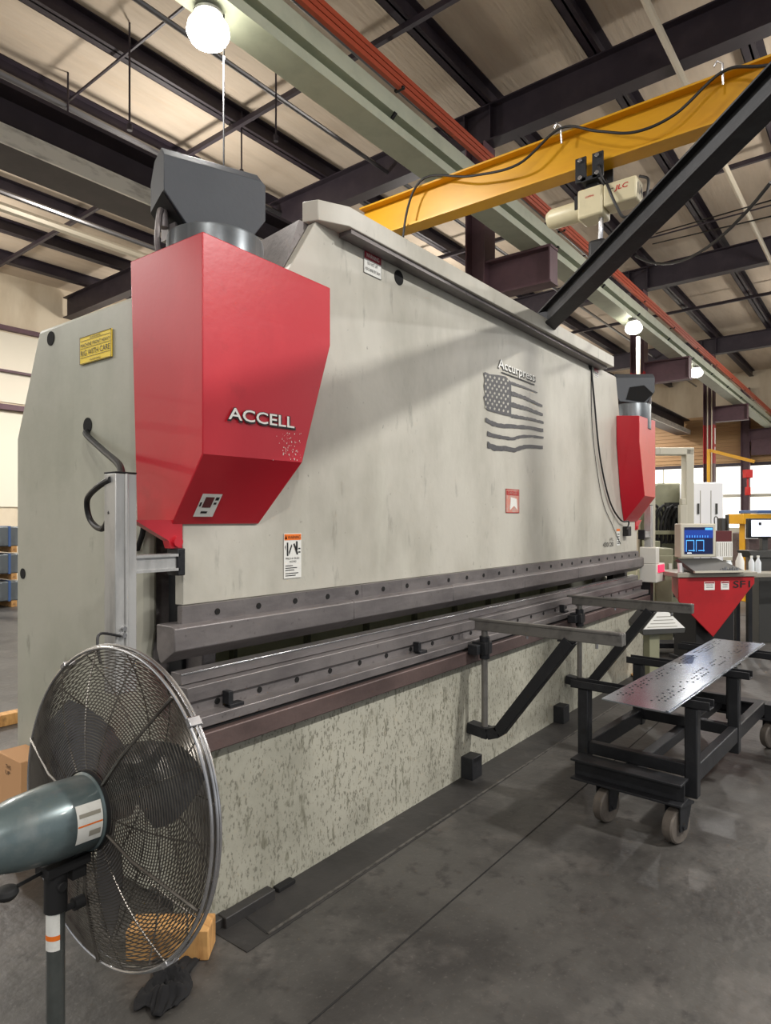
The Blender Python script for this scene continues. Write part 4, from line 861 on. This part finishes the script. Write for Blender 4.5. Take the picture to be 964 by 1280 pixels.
# dark low rack of tools on the floor beyond the cart
for k, (px, py, wd, lab) in enumerate(((845, 803, .5, 'dark low steel rack on the floor beyond the perforated sheet'), (838, 790, .3, 'dark tool block on the floor beneath the pale pedal hood'))):
    p = P(px, py, 'Z', .12); t = thing('floor_rack', lab, 'rack', (p.x, p.y, 0)); q = MB(); 
    q.obox(p + Vector((0, 0, -.02)), RT * wd, FW * .12, (0, 0, .03)); q.build('shelf', 'black_steel', t, bevel=.005)
    for s in (-1, 1): MB().obox(Vector((p.x, p.y, .035)) + RT * wd * .8 * s, RT * .03, FW * .1, (0, 0, .035)).build('foot', 'black_steel', t)
p = P(805, 842, 'Z', 0.01); tag(MB().obox(p + Vector((0, 0, .008)), RT * .16, FW * .22, (0, 0, .006)).build('wood_board', 'wood'), 'small thin wooden board on the floor behind the cart', 'board')

# second press brake in the background
O5 = P(848, 700, 'D', 11.0)
def N5(a, b_, z): return Vector((O5.x, O5.y, 0)) + RT * a + FW * b_ + Vector((0, 0, z))
def nb(q, a0, a1, b0, b1, z0, z1, m=0): return q.obox(N5((a0 + a1) / 2, (b0 + b1) / 2, (z0 + z1) / 2), RT * (a1 - a0) / 2, FW * (b1 - b0) / 2, (0, 0, (z1 - z0) / 2), m)
t = thing('press_brake', 'olive bending press with white doors standing far back behind the console', 'press brake', (O5.x, O5.y, 0))
q = MB().prism([(-.45, 0), (-.45, 1.95), (-.1, 2.25), (.30, 2.25), (.95, 2.0), (.95, 0)], lambda a, z: N5(a, .6, z), lambda a, z: N5(a, 1.4, z)); q.build('frame', 'olive', t, bevel=.03)
q = MB(); nb(q, .24, .86, .2, .5, .9, 2.24); dr = q.build('white_door', 'curtain_white', t, bevel=.02)
q = MB()
for a in (.41, .72): nb(q, a, a + .03, .18, .2, 1.7, 1.88)
q.build('door_handle', 'console_dark', dr)
q = MB()
for a in (.46, .64): nb(q, a, a + .008, .192, .2, .95, 2.1)
q.build('door_seam', 'console_grey', dr)
q = MB(); nb(q, -.45, .1, .1, .4, .9, 1.0); nb(q, -.45, -.30, .0, .4, 0, 1.25); nb(q, -.5, .2, .2, .5, 1.35, 1.42); nb(q, -.5, 0.2, .1, .5, .35, .75, 0); q.build('bed', 'olive', t, bevel=.01)
q = MB(); nb(q, -.05, .06, -.2, -.1, .75, 1.85); nb(q, -.03, .04, -.2, -.1, 1.85, 1.95); q.build('guide_column', 'beige', t, bevel=.008)
q = MB()
r_ = random.Random(9)
for i in range(7):
    x0 = -.35 + i * .07; q.tube(spline([N5(x0, .3, 1.2), N5(x0 - .05, .25, 1.5 + .05 * (i % 3)), N5(x0 + .08, .25, 1.85 - .04 * (i % 2)), N5(x0 + .2, .3, 1.5), N5(x0 + .18, .3, 1.2)], 6), .022, 8)
nb(q, -.02, .24, .3, .5, 1.45, 1.9); nb(q, -.3, -.15, .3, .5, 1.0, 1.3); q.build('hose_bundle', 'black_matte', t)
q = MB(); q.lathe(N5(.0, -.35, .78), tuple(-FW), [(0, .11), (.03, .12), (.06, .08), (.07, .02)], 20); q.build('warning_beacon', 'orange', t)
q = MB(); nb(q, -.1, -.0, -.35, -.25, .5, .9); nb(q, -.28, .1, -.32, -.2, .35, .42); q.build('pedestal_arm', 'black_steel', t)
# portal frame
t = thing('portal_frame', 'tall pale green steel portal frame behind the far red cylinder cover', 'frame', tuple(N5(0, 0, 0)))
q = MB(); nb(q, .09, .22, -.1, .1, 0, 2.78); q.build('upright', 'beige', t, bevel=.01)
q = MB(); nb(q, -.35, .22, -.1, .1, 2.68, 2.80); q.build('top_rail', 'beige', t, bevel=.01)
q = MB(); nb(q, -.50, -.42, -.1, .1, 0, 2.80); nb(q, -.42, -.35, -.1, .1, 2.68, 2.80); q.build('far_upright', 'beige', t, bevel=.01)
# olive cabinet between
p = P(820, 735, 'D', 8.6); t = thing('electrical_cabinet', 'olive electrical cabinet between the far press end and the red console', 'cabinet', (p.x, p.y, 0))
MB().obox(Vector((p.x, p.y, .62)), RT * .12, FW * .25, (0, 0, .62)).build('body', 'olive', t, bevel=.01)
MB().obox(Vector((p.x, p.y, .65)) - FW * .255, RT * .10, FW * .006, (0, 0, .5)).build('door', 'olive', t, bevel=.006)
MB().obox(Vector((p.x, p.y, 1.0)) - FW * .27 + RT * .07, RT * .02, FW * .01, (0, 0, .05)).build('handle', 'box_grey', t)
# yellow machine and jib far right
p = P(935, 690, 'D', 13); t = thing('yellow_machine', 'yellow framed machine far back at the right edge behind the monitors', 'machine', (p.x, p.y, 0))
def Y6(a, b_, z): return Vector((p.x, p.y, 0)) + RT * a + FW * b_ + Vector((0, 0, z))
q = MB(); q.obox(Y6(.55, 0, 1.62), RT * .8, FW * .3, (0, 0, .10)); q.obox(Y6(-.02, 0, .8), RT * .10, FW * .1, (0, 0, .8)); q.obox(Y6(.9, 0, .8), RT * .1, FW * .1, (0, 0, .8)); q.obox(Y6(.5, .2, 1.15), RT * .6, FW * .05, (0, 0, .08)); q.build('frame', 'crane_yellow', t, bevel=.01)
q = MB().obox(Y6(.6, .1, .75), RT * .7, FW * .3, (0, 0, .6)); q.build('body', 'brown_steel', t, bevel=.02)
q = MB().obox(Y6(.8, .0, 1.76), RT * .8, FW * .35, (0, 0, .03)); q.build('top_cover', 'blue', t, bevel=.01)
MB().obox(Y6(-.1, -.32, 1.38), RT * .12, FW * .01, (0, 0, .14)).build('notice', 'white', t)
t = thing('jib_crane', 'small yellow jib crane with a red hoist by the red banded column', 'jib crane', tuple(P(888, 720, 'D', 20) * 1.0))
o6 = P(886, 700, 'D', 20); t.location = (o6.x, o6.y, 0)
q = MB().cyl((o6.x, o6.y, 0), (o6.x, o6.y, 3.75), .05, 12); q.build('mast', 'crane_yellow', t)
e6 = P(943, 577, 'D', 19); s6 = P(888, 563, 'D', 20); q = MB().bar(s6, e6, .07, .09); q.build('arm', 'crane_yellow', t)
h6 = P(935, 588, 'D', 19); q = MB().obox(h6 - Vector((0, 0, .1)), RT * .10, FW * .10, (0, 0, .12)); q.tube([h6, h6 - Vector((0, 0, .7))], .03, 6); q.obox(h6 - Vector((0, 0, .6)), RT * .06, FW * .06, (0, 0, .12)); q.build('hoist', 'hoist_red', t, bevel=.02)
# horizontal strut by the farthest column
t = tag(MB().box(28.7, 28.9, 2.4, 4.3, 4.1, 4.7).build('column_strut', 'primer_purple', bevel=.01), 'purple brown steel strut beside the farthest column', 'strut')
